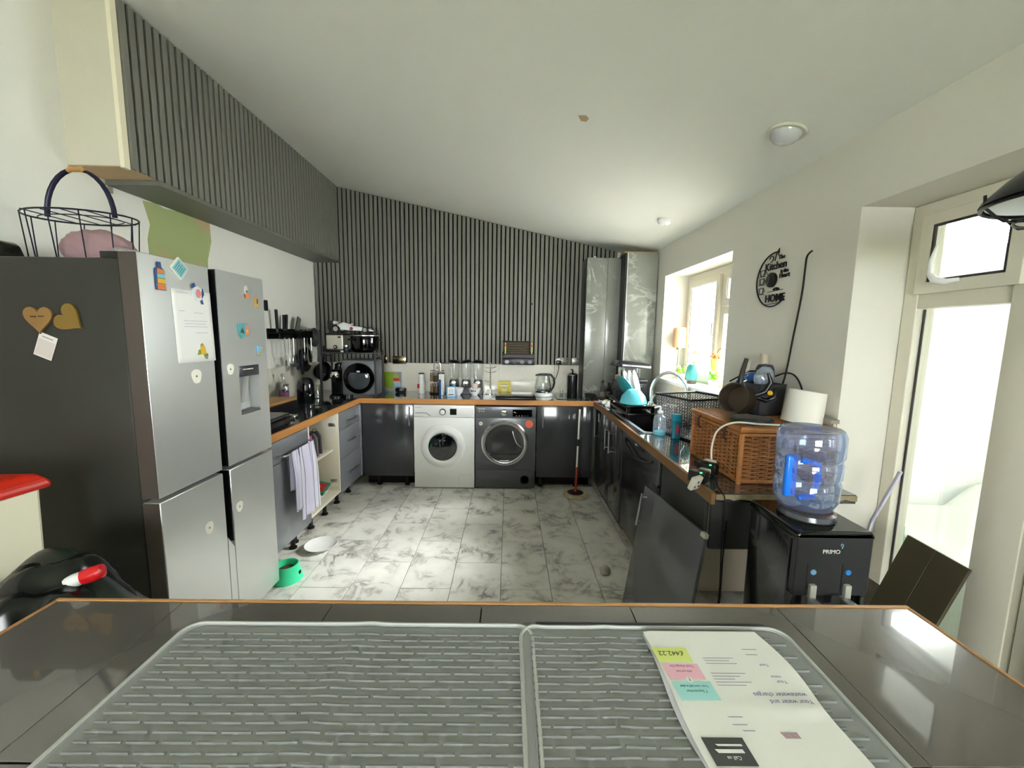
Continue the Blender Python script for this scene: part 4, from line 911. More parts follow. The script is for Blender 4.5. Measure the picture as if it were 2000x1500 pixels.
def decal(nm, m, x0, y0, x1, y1, z=None):
    z = z or (DZ + .0004 if nm == 'printed_line' else DZ)
    return B().prism([(x0, y0), (x1, y0), (x1 - .001, y1), (x0 - .003, y1)], z, z + .0002, 'z').build(nm, m, t, smooth=False)
decal('yellow_box', mat('hl_yellow', '#dde68a', .7), .268, .632, .328, .664)
decal('pink_box', mat('hl_pink', '#f2bdd0', .7), .273, .597, .333, .628)
decal('turquoise_box', mat('hl_turq', '#abe0e0', .7), .276, .558, .338, .593)
decal('dark_box', mat('hl_dark', '#4b4b4d', .7), .281, .462, .337, .500)
decal('dark_box', mat('hl_dark', '#4b4b4d', .7), .281, .418, .337, .459)
B().lathe([(.006, 0), (.006, .0004)], (.305, .596, DZ), 16).build('white_dot', PAPER, t)
def bt(s, x, y, sz, m=INK, bold=0): text(s, m, t, sz, face((x, y, DZ + .0007), 'upflip'), 'lettering', .0001, 'CENTER', bold)
bt('£442.22', .296, .651, .014, mat('olive_ink', '#5f6a2a', .8)); bt('Total charges for', .303, .6225, .006, mat('plum', '#a8688a', .8)); bt('this period', .303, .612, .006, mat('plum', '#a8688a', .8))
bt('?', .305, .5965, .010); bt('Your next bill is due', .307, .583, .0055, mat('deep_teal', '#3d7c86', .8)); bt('7 September', .307, .574, .0065, mat('deep_teal', '#3d7c86', .8))
bt('Your water and', .446, .556, .0105, mat('lilac_ink', '#6d6a92', .8)); bt('wastewater charges', .436, .5685, .0105, mat('lilac_ink', '#6d6a92', .8))
bt('Your', .455, .592, .0085, mat('lilac_ink', '#6d6a92', .8)); bt('notice', .452, .602, .0065, mat('lilac_ink', '#6d6a92', .8)); bt('Total', .447, .626, .007, mat('lilac_ink', '#6d6a92', .8))
bt('Call us', .310, .472, .007, mat('pw', '#e8e8ea', .7)); decal('printed_line', mat('pw', '#e8e8ea', .7), .292, .4785, .328, .4835); decal('printed_line', mat('pw', '#e8e8ea', .7), .296, .488, .330, .4905)
for i in range(5): decal('printed_line', INKL, .348, .608 - i * .0058, .405 - (i % 3) * .012, .6092 - i * .0058)
for i in range(3): decal('printed_line', INKL, .350, .640 - i * .0058, .402 - (i % 2) * .01, .6412 - i * .0058)
for i, (xx, yy, ww) in enumerate(((.335, .53, .02), (.335, .518, .02), (.345, .509, .016), (.43, .66, .025), (.43, .648, .02), (.46, .44, .03), (.46, .434, .035), (.46, .428, .025), (.47, .41, .03))): decal('printed_line', INKL, xx, yy, xx + ww, yy + .0014)
decal('franking_mark', mat('franking', '#b39aa2', .8, vary=.5, vscale=400), .398, .499, .42, .508)

# ---------------------------------------------------------------- left worktop things (top z .90)
def LT(o, x, y, z=WZ): o.location = (x, y, z)
t = thing('chopping_board', 'thick pale wood chopping board beside the fridge', 'board', (-1.90, 3.10, WZ + .062))
bx('board', wood('board_wood', '#c2935c', '#9c6d38', (3, 30, 30), .5), t, -.16, -.22, 0, .10, .30, .022, .004, 3)
t = thing('folding_stand', 'dark metal stand carrying the chopping board', 'stand', (-1.90, 3.10, WZ))
bx('top_plate', BLACKM, t, -.15, -.2, .052, .12, .28, .0615); bx('side_plate', BLACKM, t, .10, -.2, 0, .118, .28, .052); bx('side_plate', BLACKM, t, -.15, -.2, 0, -.135, .28, .052)
t = thing('contact_grill', 'low black grill with a silver front corner on the left worktop', 'grill', (-1.66, 2.72, WZ))
b = B().prism(rrect(-.16, -.25, .16, .06, .03), .012, .05, 'z').build('base', BLACK, t, bevel=.004)
B().prism(rrect(-.15, -.24, .15, .05, .03), .052, .075, 'z').build('hotplate', BLACKG, t, bevel=.004)
B().box(.09, .03, .014, .185, .075, .06, .008, 3).build('silver_corner', CHROME, t)
B().lathe([(.012, 0), (.012, .008), (.008, .01)], (.185, .05, .036), 14, 'x').build('knob', BLACK, t)
for (x, y) in ((-.13, -.2), (.13, -.2), (-.13, .03), (.13, .03)): B().cyl((x, y, 0), (x, y, .013), .012, seg=10).build('foot', RUBBER, t)
t = thing('drinks_bottle', 'clear bottle with a purple patterned label at the left wall', 'bottle', (-2.0, 3.56, WZ))
B().lathe([(.03, 0), (.036, .006), (.036, .14), (.03, .17), (.016, .20), (.014, .24)], seg=20).build('glass', CLEAR, t)
B().lathe([(.0368, .03), (.0368, .12)], seg=20, cap0=False, cap1=False).build('label', mat('purple_label', '#5b3a55', .5, vary=.5, vscale=40), t)
B().lathe([(.016, .236), (.016, .262), (.012, .265)], seg=14).build('cap', mat('cap_grey', '#b5b2ae', .4), t)
t = thing('storage_jar', 'clear lidded jar beside the purple labelled bottle', 'jar', (-1.955, 3.50, WZ))
B().lathe([(.03, 0), (.033, .006), (.033, .15), (.028, .165)], seg=18).build('glass', CLEAR, t)
B().lathe([(.0335, .04), (.0335, .11)], seg=18, cap0=False, cap1=False).build('label', mat('plum_label', '#7a4a70', .5, vary=.4, vscale=50), t)
B().lathe([(.03, .163), (.031, .18), (.025, .183)], seg=18).build('lid', CHROME, t)
t = thing('black_caddy', 'tall rounded glossy black canister on the left worktop', 'canister', (-1.84, 3.63, WZ))
B().lathe([(.068, 0), (.073, .008), (.074, .10), (.071, .16), (.06, .205), (.04, .222), (.0, .226)], seg=32, cap1=False).build('body', mat('navy_gloss', '#0d0e14', .12, coat=.5), t)
B().box(.055, -.02, .008, .079, .02, .018, .002, 1).build('foot_tab', BLACK, t)
t = thing('white_pot', 'off-white square pot in the corner of the left worktop', 'pot', (-1.93, 3.98, WZ))
b = B(); b.lathe([(.062, 0), (.068, .005), (.08, .11), (.076, .11), (.062, .01)], seg=4, cap1=True, M=Matrix.Rotation(R(45), 4, 'Z')); b.build('body', mat('pot_cream', '#d9dac2', .5), t, smooth=False, bevel=.006)
t = thing('glass_jar', 'clear glass jar between the white pot and the metal rack', 'jar', (-1.855, 3.86, WZ))
B().lathe([(.03, 0), (.035, .006), (.036, .05), (.028, .07), (.028, .08), (.025, .08), (.032, .05), (.031, .01)], seg=20).build('glass', CLEAR, t)
t = thing('glass_board', 'clear glass worktop saver near the inner left corner', 'board', (-1.60, 3.62, WZ))
bx('glass', glass('green_glass', (.82, .9, .87), .2), t, -.12, -.16, .002, .12, .10, .007, .001, 1)
for q in ((-.1, -.14), (.1, -.14), (-.1, .08), (.1, .08)): B().cyl((q[0], q[1], 0), (q[0], q[1], .002), .006, seg=8).build('pad', RUBBER, t)

# metal rack with appliances
RXc, RYc = -1.56, 4.05
t = thing('metal_rack', 'grey tubular two tier rack in the back left corner', 'rack', (0, 0, 0))
RKM = mat('rack_grey', '#3f4044', .4, .3)
rx0, rx1, ry0, ry1, rz = -1.81, -1.288, 3.88, 4.12, 1.345
for (x, y) in ((rx0, ry0), (rx1, ry0), (rx0, ry1), (rx1, ry1)): B().box(x - .009, y - .009, WZ, x + .009, y + .009, (1.56 if x < -1.5 else rz + .02), .002, 1).build('upright', RKM, t)
bx('shelf', RKM, t, rx0 + .0095, ry0 - .009, rz - .012, rx1 - .0095, ry1 + .009, rz)
for x in (rx0, rx1): B().box(x - .007, ry0 + .01, 1.30, x + .007, ry1 - .01, 1.315).build('side_rail', RKM, t)
B().box(rx0 + .01, ry1 - .006, 1.545, rx0 + .09, ry1 + .006, 1.56).build('top_rail', RKM, t)
t = thing('air_fryer_oven', 'grey square air fryer oven with a round black door in the rack', 'oven', (-1.45, 3.89, WZ))
bx('casing', mat('oven_grey', '#5f6166', .35, .3), t, -.168, .01, .03, .168, .19, .375, .018, 3)
bx('front_panel', mat('oven_face', '#6d6f74', .35, .3), t, -.163, 0, .033, .163, .012, .371, .012, 3)
MO = Matrix.Translation((0, 0, .195)) @ Matrix.Rotation(math.pi, 4, 'Z')
dr = B().lathe([(.150, -.002), (.150, .012), (.143, .018), (.112, .018), (.108, .010)], (0, 0, 0), 48, 'y', cap0=False, cap1=False, M=MO).build('door_ring', BLACKG, t)
B().lathe([(.11, .004), (.1, .012), (.05, .017), (0, .018)], (0, 0, 0), 40, 'y', cap1=False, M=MO).build('door_window', mat('oven_window', '#3d4246', .08, coat=.5), dr)
B().prism([(.112 * math.cos(a), .195 + .112 * math.sin(a)) for a in [R(28 + i * 124 / 14) for i in range(15)]], -.0195, -.015, 'y').build('touch_panel', BLACKG, dr)
text('200', mat('led', '#c9d3da', .5, emit=.4), dr, .022, face((.0, -.0198, .262), '-y'), 'display_digits', .0002)
B().lathe([(.007, 0), (.007, .006)], (0, 0, 0), 12, 'y', M=Matrix.Translation((.092, -.017, .235)) @ Matrix.Rotation(math.pi, 4, 'Z')).build('power_button', WHITEP, dr)
for i in range(5): B().box(-.08 + i * .012, -.0197, .245, -.074 + i * .012, -.0193, .25).build('icon', INKL, dr, smooth=False)
for q in ((-.14, .04), (.14, .04), (-.14, .16), (.14, .16)): B().cyl((q[0], q[1], 0), (q[0], q[1], .031), .014, seg=10).build('foot', BLACK, t)
t = thing('coffee_machine', 'small black capsule coffee machine inside the metal rack', 'coffee machine', (-1.70, 4.0, WZ))
B().prism([(-.08, 0), (.09, 0), (.09, .02), (.03, .03), (.03, .17), (.085, .19), (.09, .24), (.06, .27), (-.05, .27), (-.085, .22), (-.085, .04)], -.055, .055, 'x').build('body', BLACK, t, bevel=.01)
# spout faces the viewer
for o in t.children: o.rotation_euler = (0, 0, R(180))
B().lathe([(.05, .195), (.055, .205), (.055, .235), (.045, .255)], (0, -.05, 0), 24).build('head_band', CHROME, t)
B().lathe([(.055, 0), (.055, .012), (.05, .016)], (0, -.07, 0), 24).build('drip_tray', mat('tray_dark', '#2a2b2e', .25, .3), t)
B().lathe([(.012, .15), (.016, .195)], (0, -.065, 0), 12).build('nozzle', BLACK, t)
t = thing('dark_canister', 'dark glass canister stored high behind the coffee machine', 'canister', (-1.765, 4.20, WZ))
B().lathe([(.05, 0), (.052, .01), (.052, .26), (.045, .28), (.045, .31), (.02, .325)], seg=20).build('body', mat('smoke', '#1e1f22', .15), t)
t = thing('steel_toaster', 'brushed silver toaster with a round dial on top of the rack', 'toaster', (-1.69, 3.92, rz))
bx('base', BLACK, t, -.088, 0, 0, .09, .22, .022, .006)
bx('body', mat('toaster_silver', (.72, .70, .62), .32, .7), t, -.083, .004, .022, .085, .18, .168, .012, 3)
bx('top_band', BLACK, t, -.086, 0.002, .165, .088, .218, .178, .005)
B().lathe([(.018, 0), (.018, .012), (.014, .015)], (0, 0, 0), 20, 'y', M=Matrix.Translation((.01, .004, .05)) @ Matrix.Rotation(math.pi, 4, 'Z')).build('dial', BLACK, t)
B().lathe([(.009, .012), (.009, .017)], (0, 0, 0), 14, 'y', M=Matrix.Translation((.01, .004, .05)) @ Matrix.Rotation(math.pi, 4, 'Z')).build('dial_cap', SATIN, t)
B().box(.035, -.004, .138, .062, .006, .15, .002, 1).build('lever', BLACK, t)
t = thing('slow_cooker', 'round glossy black slow cooker on top of the rack', 'slow cooker', (-1.425, 4.01, rz))
B().lathe([(.11, 0), (.12, .01), (.13, .05), (.132, .14), (.128, .158)], seg=40).build('pot', BLACKG, t)
B().lathe([(.131, .157), (.136, .160), (.136, .167), (.125, .17)], seg=40).build('rim', SATIN, t)
B().lathe([(.12, .170), (.09, .176), (.02, .180), (.02, .183)], seg=32).build('lid', BLACKG, t)
for s_ in (-1, 1): B().box(s_ * .145 - .016, -.03, .115, s_ * .145 + .016, .03, .130, .005, 2).build('side_handle', BLACK, t)
t = thing('spice_jar', 'tiny glass jar between the toaster and the slow cooker', 'jar', (-1.572, 3.91, rz))
B().lathe([(.018, 0), (.021, .004), (.021, .045), (.017, .055)], seg=16).build('glass', mat('dark_glass_blue', '#27333a', .1), t)
B().lathe([(.018, .054), (.018, .068), (.015, .07)], seg=16).build('lid', CHROME, t)
t = thing('spice_jar', 'squat clear jar with a white lid in front of the slow cooker', 'jar', (-1.61, 3.90, rz))
B().lathe([(.012, 0), (.014, .003), (.014, .014), (.01, .018)], seg=14).build('body', WHITEP, t)
# model racing car on top
t = thing('model_racing_car', 'white and black model racing car parked on the toaster and cooker', 'model car', (-1.53, 3.99, rz + .1835))
bx('display_board', BLACK, t, -.235, -.05, 0, .235, .06, .006, .002)
CW = mat('car_white', '#eef0f2', .3, vary=.02)
b = B(); sec = [(-.20, .016, .030, .028), (-.14, .022, .075, .035), (-.09, .024, .098, .032), (-.05, .020, .085, .035), (0, .018, .062, .045), (.06, .016, .056, .030), (.13, .014, .038, .020), (.20, .012, .022, .012)]
rings = []
for x, z0, z1, hw in sec:
    z0 += .008; z1 += .008
    rings.append([b.bm.verts.new((x, yy, zz)) for yy, zz in ((-hw, z0), (-hw, (z0 + z1) * .5), (-hw * .5, z1), (hw * .5, z1), (hw, (z0 + z1) * .5), (hw, z0))])
b.skin(rings); b.build('bodywork', CW, t, bevel=.002)
B().box(-.19, -.055, .014, .17, .055, .022, .003, 1).build('floor_plate', BLACK, t)
for x, r_ in ((-.135, .033), (.145, .028)):
    for y in (-.075, .075):
        wv_ = B().lathe([(r_ * .6, -.016), (r_, -.014), (r_, .014), (r_ * .6, .016)], (x, y, r_ + .006), 26, 'y').build('wheel', RUBBER, t)
        B().lathe([(r_ * .7, -.0168), (r_ * .7, .0168)], (x, y, r_ + .006), 20, 'y').build('hub', mat('hub_grey', '#b5b5b2', .3, .6), wv_)
    B().cyl((x, -.07, r_ + .006), (x, .07, r_ + .006), .004, seg=8).build('axle', BLACK, t)
B().box(-.215, -.055, .085, -.165, .055, .115, .003, 2).build('rear_wing', CW, t)
for y in (-.055, .05): B().box(-.225, y, .03, -.17, y + .005, .118, .001, 1).build('wing_endplate', BLACK, t)
B().box(.17, -.075, .014, .225, .075, .022, .003, 1).build('front_wing', BLACK, t)
B().tube([(-.045, -.03, .075), (-.01, -.02, .088), (.0, 0, .09), (-.01, .02, .088), (-.045, .03, .075)], .004, 6).build('halo', CW, t)
B().lathe([(.016, 0), (.016, .003)], (0, 0, 0), 18, 'y', M=Matrix.Translation((.0, -.046, .045)) @ Matrix.Rotation(math.pi, 4, 'Z')).build('roundel', mat('roundel_red', '#a6202c', .5), t)

# ---------------------------------------------------------------- hung on the left wall
t = thing('utensil_rail', 'black slatted utensil rack fixed to the left wall', 'rack', (-2.09, 3.82, 1.5))
b = B().box(.0, -.30, .015, .10, .30, .025, .003, 1).build('shelf', BLACKM, t)
B().box(.095, -.30, -.03, .10, .30, .045, .002, 1).build('front_rail', BLACKG, t)
B().box(-.008, -.30, -.03, .0, .30, .06, .002, 1).build('back_plate', BLACKM, t)
for i in range(9):
    y = -.27 + i * .0675; B().tube([(.10, y, -.02), (.112, y, -.035), (.118, y, -.022)], .0025, 6).build('hook', BLACKM, t)
def utensil(name, label, y, L, kind, m, x=.03, tilt=0, grp='utensils hanging under the wall rack'):
    t = thing(name, label, 'utensil', (-2.09 + .112, 3.82 + y, 1.478), rot=(R(tilt), 0, 0), group=grp)
    if kind == 'whisk':
        B().tube([(0, 0, 0), (0, 0, -.13)], .006, 8).build('handle', m, t)
        for a in range(4):
            ca, sa = math.cos(a * math.pi / 4), math.sin(a * math.pi / 4)
            B().tube([(0, 0, -.12)] + [(ca * .034 * math.sin(q), sa * .034 * math.sin(q), -.125 - (L - .125) * q / math.pi) for q in [i * math.pi / 10 for i in range(1, 6)]] + [(ca * .034 * math.sin(q), sa * .034 * math.sin(q), -.125 - (L - .125) * math.sin(q * .5)) for q in [math.pi * i / 10 for i in range(6, 11)]], .0013, 5).build('wire_loop', SATIN, t)
    elif kind == 'ladle':
        B().tube([(0, 0, 0), (0, 0, -L + .05), (.008, 0, -L + .02)], .0045, 8, flat=.6).build('handle', m, t)
        B().lathe([(.0, 0), (.025, .006), (.036, .022), (.037, .03), (.034, .03), (.022, .01), (.0, .004)], (.035, 0, -L - .012), 18, cap0=False, cap1=False).build('bowl', m, t)
    elif kind == 'spoon':
        B().tube([(0, 0, 0), (0, 0, -L + .08)], .0045, 8, flat=.6).build('handle', m, t); B().ball((.004, 0, -L + .035), (.006, .028, .045), 14, 10).build('bowl', m, t)
    elif kind == 'spatula':
        B().tube([(0, 0, 0), (0, 0, -L + .09)], .005, 8, flat=.6).build('handle', m, t); B().prism(rrect(-.03, -L, .03, -L + .10, .012, 3), -.002, .002, 'x').build('blade', m, t, bevel=.0006)
    elif kind == 'knife':
        B().prism([(-.012, -.0), (.012, .0), (.014, -.12), (.0, -L), (-.014, -.12)], -.0012, .0012, 'x').build('blade', SATIN, t, smooth=False)
    return t
utensil('whisk', 'wire balloon whisk nearest the fridge', -.24, .27, 'whisk', SATIN)
utensil('ladle', 'dark metal ladle beside the whisk', -.17, .25, 'ladle', mat('dull_steel', '#8b8b88', .3, .9))
utensil('serving_spoon', 'steel serving spoon under the wall rack', -.10, .24, 'spoon', SATIN)
utensil('spatula', 'dark blue handled spatula in the middle of the rack', -.03, .30, 'spatula', mat('navy_nylon', '#23253c', .4))
utensil('spatula', 'long black nylon spatula hanging lowest', .045, .35, 'spatula', mat('nylon_black', '#18181a', .4))
utensil('serving_spoon', 'slim steel spoon hanging right of the black spatula', .10, .22, 'spoon', SATIN)
utensil('ladle', 'clear grey plastic ladle near the far end of the rack', .16, .26, 'ladle', mat('pale_grey_plastic', '#a8aaa4', .25))
utensil('whisk', 'small wire whisk at the far end of the rack', .235, .20, 'whisk', SATIN)
KB = mat('knife_black', '#1a1a1d', .35)
for i, (y, tl_, lb, L) in enumerate(((-.235, 2, 'leftmost black handled knife standing in the wall rack', .17), (-.13, -3, 'black handled knife leaning left of the broad blade', .13), (-.10, -8, 'black handled knife crossing beside the broad blade', .135))):
    t = thing('kitchen_knife', lb, 'knife', (-2.04, 3.82 + y, 1.5255), rot=(R(tl_), 0, 0), group='knives standing in the wall rack')
    B().prism([(-.012, -.0), (.012, .0), (.014, .04), (-.010, .04)], -.0012, .0012, 'x').build('blade', SATIN, t, smooth=False)
    B().prism(rrect(-.012, .03, .014, .03 + L, .006, 3), -.008, .008, 'x').build('handle', KB, t, bevel=.002)
t = thing('cheese_grater', 'broad grey framed blade sticking up from the wall rack', 'grater', (-2.04, 3.90, 1.5255), rot=(R(-24), 0, 0))
B().prism(rrect(-.03, 0, .035, .16, .008, 3), -.004, .004, 'x').build('frame', mat('frame_dark', '#3a3b3e', .4), t, bevel=.001)
B().prism(rrect(-.024, .03, .029, .152, .006, 3), -.0055, .0055, 'x').build('plate', mat('grater_grey', '#8b8d8f', .4, .5), t)
for i in range(6):
    x, y = -2.035, 3.98 + (i % 3) * .055
for i, (dy, h_) in enumerate(((.13, .05), (.18, .04), (.23, .055), (.27, .04))):
    t = thing('glass_tumbler', ('first', 'second', 'third', 'fourth')[i] + ' small glass from the knives on the wall rack', 'glass', (-2.04, 3.82 + dy + (-.0), 1.5255), group='glasses on the wall rack')
    B().lathe([(.018, 0), (.021, h_), (.019, h_), (.016, .004)], seg=16).build('glass', CLEAR, t)
t = tag(B().box(-2.0985, 3.505, 1.71, -2.085, 3.545, 1.80, .004, 2).build('wall_box', BLACK), 'small black box on the left wall just beyond the fridge', 'switch')
def pan(name, label, loc, r, rot, depth=.045, hl=.17, m=None, handle=True, ha=(0, 1), grp=None):
    t = thing(name, label, 'pan', loc, rot=rot, group=grp); m = m or BLACK
    B().lathe([(r * .78, 0), (r * .84, .004), (r, depth), (r * .985, depth), (r * .80, .007), (.0, .005)], seg=40, cap1=False).build('body', m, t)
    if handle:
        h = B().tube([(ha[0] * r * .97, ha[1] * r * .97, depth * .85), (ha[0] * (r + .03), ha[1] * (r + .03), depth), (ha[0] * (r + hl), ha[1] * (r + hl), depth + .01)], [.007, .009, .010], 10, flat=.6).build('handle', BLACK, t)
    return t
pan('frying_pan', 'large black frying pan hanging on the wall left of the metal rack', (-2.085, 4.06, 1.26), .125, (R(0), R(90), 0), ha=(-1, 0), grp='pans on the left wall')
pan('frying_pan', 'black wok hanging in the back left corner behind the rack', (-2.02, 4.30, 1.12), .105, (R(0), R(90), R(-20)), ha=(-1, 0), depth=.06, grp='pans on the left wall')
pan('frying_pan', 'grey handled pan hanging highest in the back left corner', (-2.085, 4.26, 1.48), .10, (R(0), R(90), 0), ha=(0, -1), m=mat('pan_grey', '#4b4c4a', .4), grp='pans on the left wall')

# ---------------------------------------------------------------- back wall fittings
def socket(name, label, x, z, wdt, m, hot, holes=2):
    t = thing(name, label, 'socket', (x, 4.4235, z), group='sockets on the slatted wall')
    bx('plate', m, t, -wdt / 2, -.009, -.042, wdt / 2, 0, .042, .003, 2)
    for i in range(holes):
        cx = (i - (holes - 1) / 2) * .066
        for q in ((0, .012), (-.011, -.01), (.011, -.01)): B().box(cx + q[0] - .0028, -.0098, q[1] - .004, cx + q[0] + .0028, -.008, q[1] + .004).build('pin_hole', DARKH, t, smooth=False)
        B().box(cx + .014, -.012, .018, cx + .024, -.008, .032, .001, 1).build('rocker', m if hot else BLACK, t)
    return t
BRASS = mat('antique_brass', (.30, .25, .15), .2, 1.0)
socket('brass_socket', 'single antique brass switch plate left on the slats above the green board', -1.375, 1.248, .085, BRASS, True, 1)
socket('brass_socket', 'double antique brass socket right of the single brass plate', -1.20, 1.245, .146, BRASS, True, 2)
STP = mat('socket_steel', '#75746e', .3, .6)
t = socket('steel_socket', 'double brushed steel socket above the kettle', .585, 1.255, .146, STP, False, 2)
bx('plug', BLACK, t, -.062, -.045, -.035, -.010, -.009, .012, .008, 3)
socket('steel_socket', 'single steel socket beside the tall wall unit', .735, 1.256, .086, STP, False, 1)
cable('kettle_cable', 'black kettle lead hanging from the double steel socket', [(.55, 4.39, 1.215), (.548, 4.385, 1.17), (.53, 4.385, 1.10), (.50, 4.37, 1.03), (.475, 4.34, .96), (.46, 4.30, .905)], .004)
t = tag(B().lathe([(.009, 0), (.009, .004), (.004, .006)], (0, 0, 0), 12, 'y', M=Matrix.Translation((.243, 4.4238, 1.872)) @ Matrix.Rotation(math.pi, 4, 'Z')).build('screw_cap', BLACK), 'tiny dark screw in the middle of the slatted wall', 'screw')
# spice shelf
t = thing('spice_shelf', 'black metal spice shelf on the slatted wall', 'shelf', (.105, 4.423, 1.215))
bx('base', BLACKM, t, -.175, -.09, 0, .175, 0, .006); bx('back', BLACKM, t, -.175, -.006, .006, .175, 0, .135)
bx('front_panel', mat('photo_dark', '#26242a', .35), t, -.172, -.094, .0, .172, -.0895, .068); bx('upper_shelf', BLACKM, t, -.175, -.094, .113, .175, -.007, .118)
for z_ in (.082, .110): B().tube([(-.173, -.008, z_), (-.173, -.09, z_), (.173, -.09, z_), (.173, -.008, z_)], .004, 6).build('rail', mat('rail_mauve', '#6a6069', .4, .3), t)
B().box(-.16, -.0915, .088, .16, -.086, .104, .001, 1).build('red_strip', mat('dark_maroon', '#3a1820', .4, vary=.6, vscale=40), t)
for i in range(4):
    o = B().prism(ell(-.125 + i * .083, .032, .024, .020, 14), -.0955, -.094, 'y').build('printed_picture', mat('pic%d' % i, ('#a9a9ae', '#4a4a52', '#85858c', '#7d8088')[i], .5, vary=.6, vscale=60), t, smooth=False)
t = thing('wooden_crate', 'small crate of stacked dark twigs on the spice shelf', 'box', (.085, 4.375, 1.3335))
DWd = wood('dark_twig', '#5c5140', '#2e2821', (4, 30, 30), .8)
for i in range(5):
    B().box(-.145, -.03, .002 + i * .0252, .14, .03, .0265 + i * .0252, .004, 1).build('slat', DWd, t)
bx('lid', BLACKM, t, -.155, -.035, .129, .15, .035, .138)
for i, (x, lb) in enumerate(((-.128, 'left'), (.155, 'right'))):
    t = thing('sauce_bottle', 'small red, yellow and green bottle at the %s end of the spice shelf' % lb, 'bottle', (.105 + x, 4.322, 1.331 - .022), group='coloured bottles on the spice shelf') if False else thing('sauce_bottle', 'small red, yellow and green bottle at the %s end of the spice shelf' % lb, 'bottle', (.09 + x, 4.345 - .012, 1.3335), group='coloured bottles on the spice shelf'); t.scale = (.62, .62, .52)
    B().lathe([(.012, 0), (.013, .11), (.013, .155)], seg=14).build('lower_body', mat('lime', '#a9c234', .4), t)
    B().lathe([(.0145, .15), (.0155, .16), (.0155, .19), (.012, .195)], seg=14).build('label', mat('ketchup', '#d6383c', .4), t)
    B().lathe([(.010, .194), (.009, .225), (.006, .23)], seg=14).build('neck', mat('mustard', '#d9c23a', .4), t)

# ---------------------------------------------------------------- on the back worktop
t = thing('folder_board', 'grey board with a green quarter circle leaning on the splashback', 'board', (-1.31, 4.395, WZ), rot=(R(-8), 0, 0))
bx('board', mat('board_grey', '#8d8f96', .5), t, -.14, -.004, 0, .13, 0, .215, .001, 1)
qc = [(-.138, .213), (-.01 + .05, .213), (.04, .03)] + [(.04 - .178 * math.sin(a), .213 - .183 * math.cos(a) * 1.0) for a in [R(i * 9) for i in range(1, 10)]]
B().prism(qc, -.0052, -.004, 'y').build('green_quarter', mat('leaf_green', '#7d9a1a', .5), t, smooth=False)
for (x0, z0, x1, z1, cc, nm) in ((.042, .15, .105, .18, '#8aa525', 'block'), (.042, .115, .108, .145, '#c4202c', 'block'), (.055, .055, .125, .092, '#8fc0d6', 'block'), (.06, .18, .08, .20, '#d0a428', 'block'), (.045, .09, .115, .112, '#cdb9a8', 'block')):
    B().box(x0, -.0055, z0, x1, -.0038, z1).build(nm, mat('blk' + cc, cc, .5), t, smooth=False)
t = thing('sunglasses_case', 'small black and silver case lying at the splashback', 'case', (-1.165, 4.33, WZ))
B().lathe([(.02, -.055), (.027, -.04), (.027, .04), (.02, .055)], (0, 0, .025), 20, 'x').build('body', BLACK, t)
B().lathe([(.0275, -.02), (.0275, .03)], (.012, 0, .0252), 20, 'x', cap0=False, cap1=False).build('silver_band', CHROME, t)
t = thing('white_shaker', 'white plastic bottle with a small red mark', 'bottle', (-.935, 4.30, WZ))
B().lathe([(.034, 0), (.036, .006), (.036, .11), (.029, .14), (.029, .17), (.031, .205)], seg=24).build('body', WHITE, t)
B().lathe([(.029, .203), (.03, .216), (.024, .218)], seg=24).build('cap', mat('cap_dark', '#3b3d42', .4), t)
B().box(-.037, -.025, .055, -.014, -.0325, .10, .001, 1).build('red_mark', mat('mark_red', '#b8202f', .5), t)
t = thing('steel_carousel', 'chrome carousel of glass jars with a hooped handle', 'carousel', (-.76, 4.28, WZ))
B().lathe([(.085, 0), (.087, .01), (.08, .014)], seg=32).build('base', BLACK, t)
B().cyl((0, 0, .014), (0, 0, .29), .006, seg=10).build('post', CHROME, t)
B().lathe([(.075, .245), (.078, .25), (.075, .255)], seg=32).build('top_plate', CHROME, t)
B().tube([(-.035, 0, .253), (-.036, 0, .30)] + [(-.036 * math.cos(a), 0, .30 + .04 * math.sin(a)) for a in [i * math.pi / 8 for i in range(1, 8)]] + [(.036, 0, .30), (.035, 0, .253)], .003, 8).build('handle', CHROME, t)
for i in range(6):
    a = i * math.pi / 3 + .3
    for lv, zz in enumerate((.016, .132)):
        s_ = thing('spice_jar', 'x', 'jar', (-.76 + .056 * math.cos(a), 4.28 + .056 * math.sin(a), WZ + zz), group='jars in the chrome carousel')
        s_['label'] = 'small glass jar with a chrome lid in the %s tier of the carousel' % ('lower', 'upper')[lv]
        s_['group'] = 'jars in the %s tier of the carousel' % ('lower', 'upper')[lv]
        B().lathe([(.02, 0), (.021, .004), (.021, .07)], seg=14).build('glass', mat('jarfill%d' % (i % 3), ('#8a7350', '#4a3c2c', '#a59674')[i % 3], .2), s_)
        B().lathe([(.0215, .069), (.0215, .092), (.018, .094)], seg=14).build('lid', CHROME, s_)
t = thing('blue_carton', 'tall dark blue and white carton beside the carousel', 'carton', (-.695, 4.155, WZ), rz=R(-12))
bx('body', mat('royal_blue', '#1f4a94', .45), t, -.022, -.02, 0, .022, .02, .165, .001, 1)
bx('white_side', WHITE, t, .002, -.0215, .002, .023, .021, .168, .001, 1); bx('top', WHITE, t, -.023, -.0215, .166, .023, .0215, .222, .002, 1)
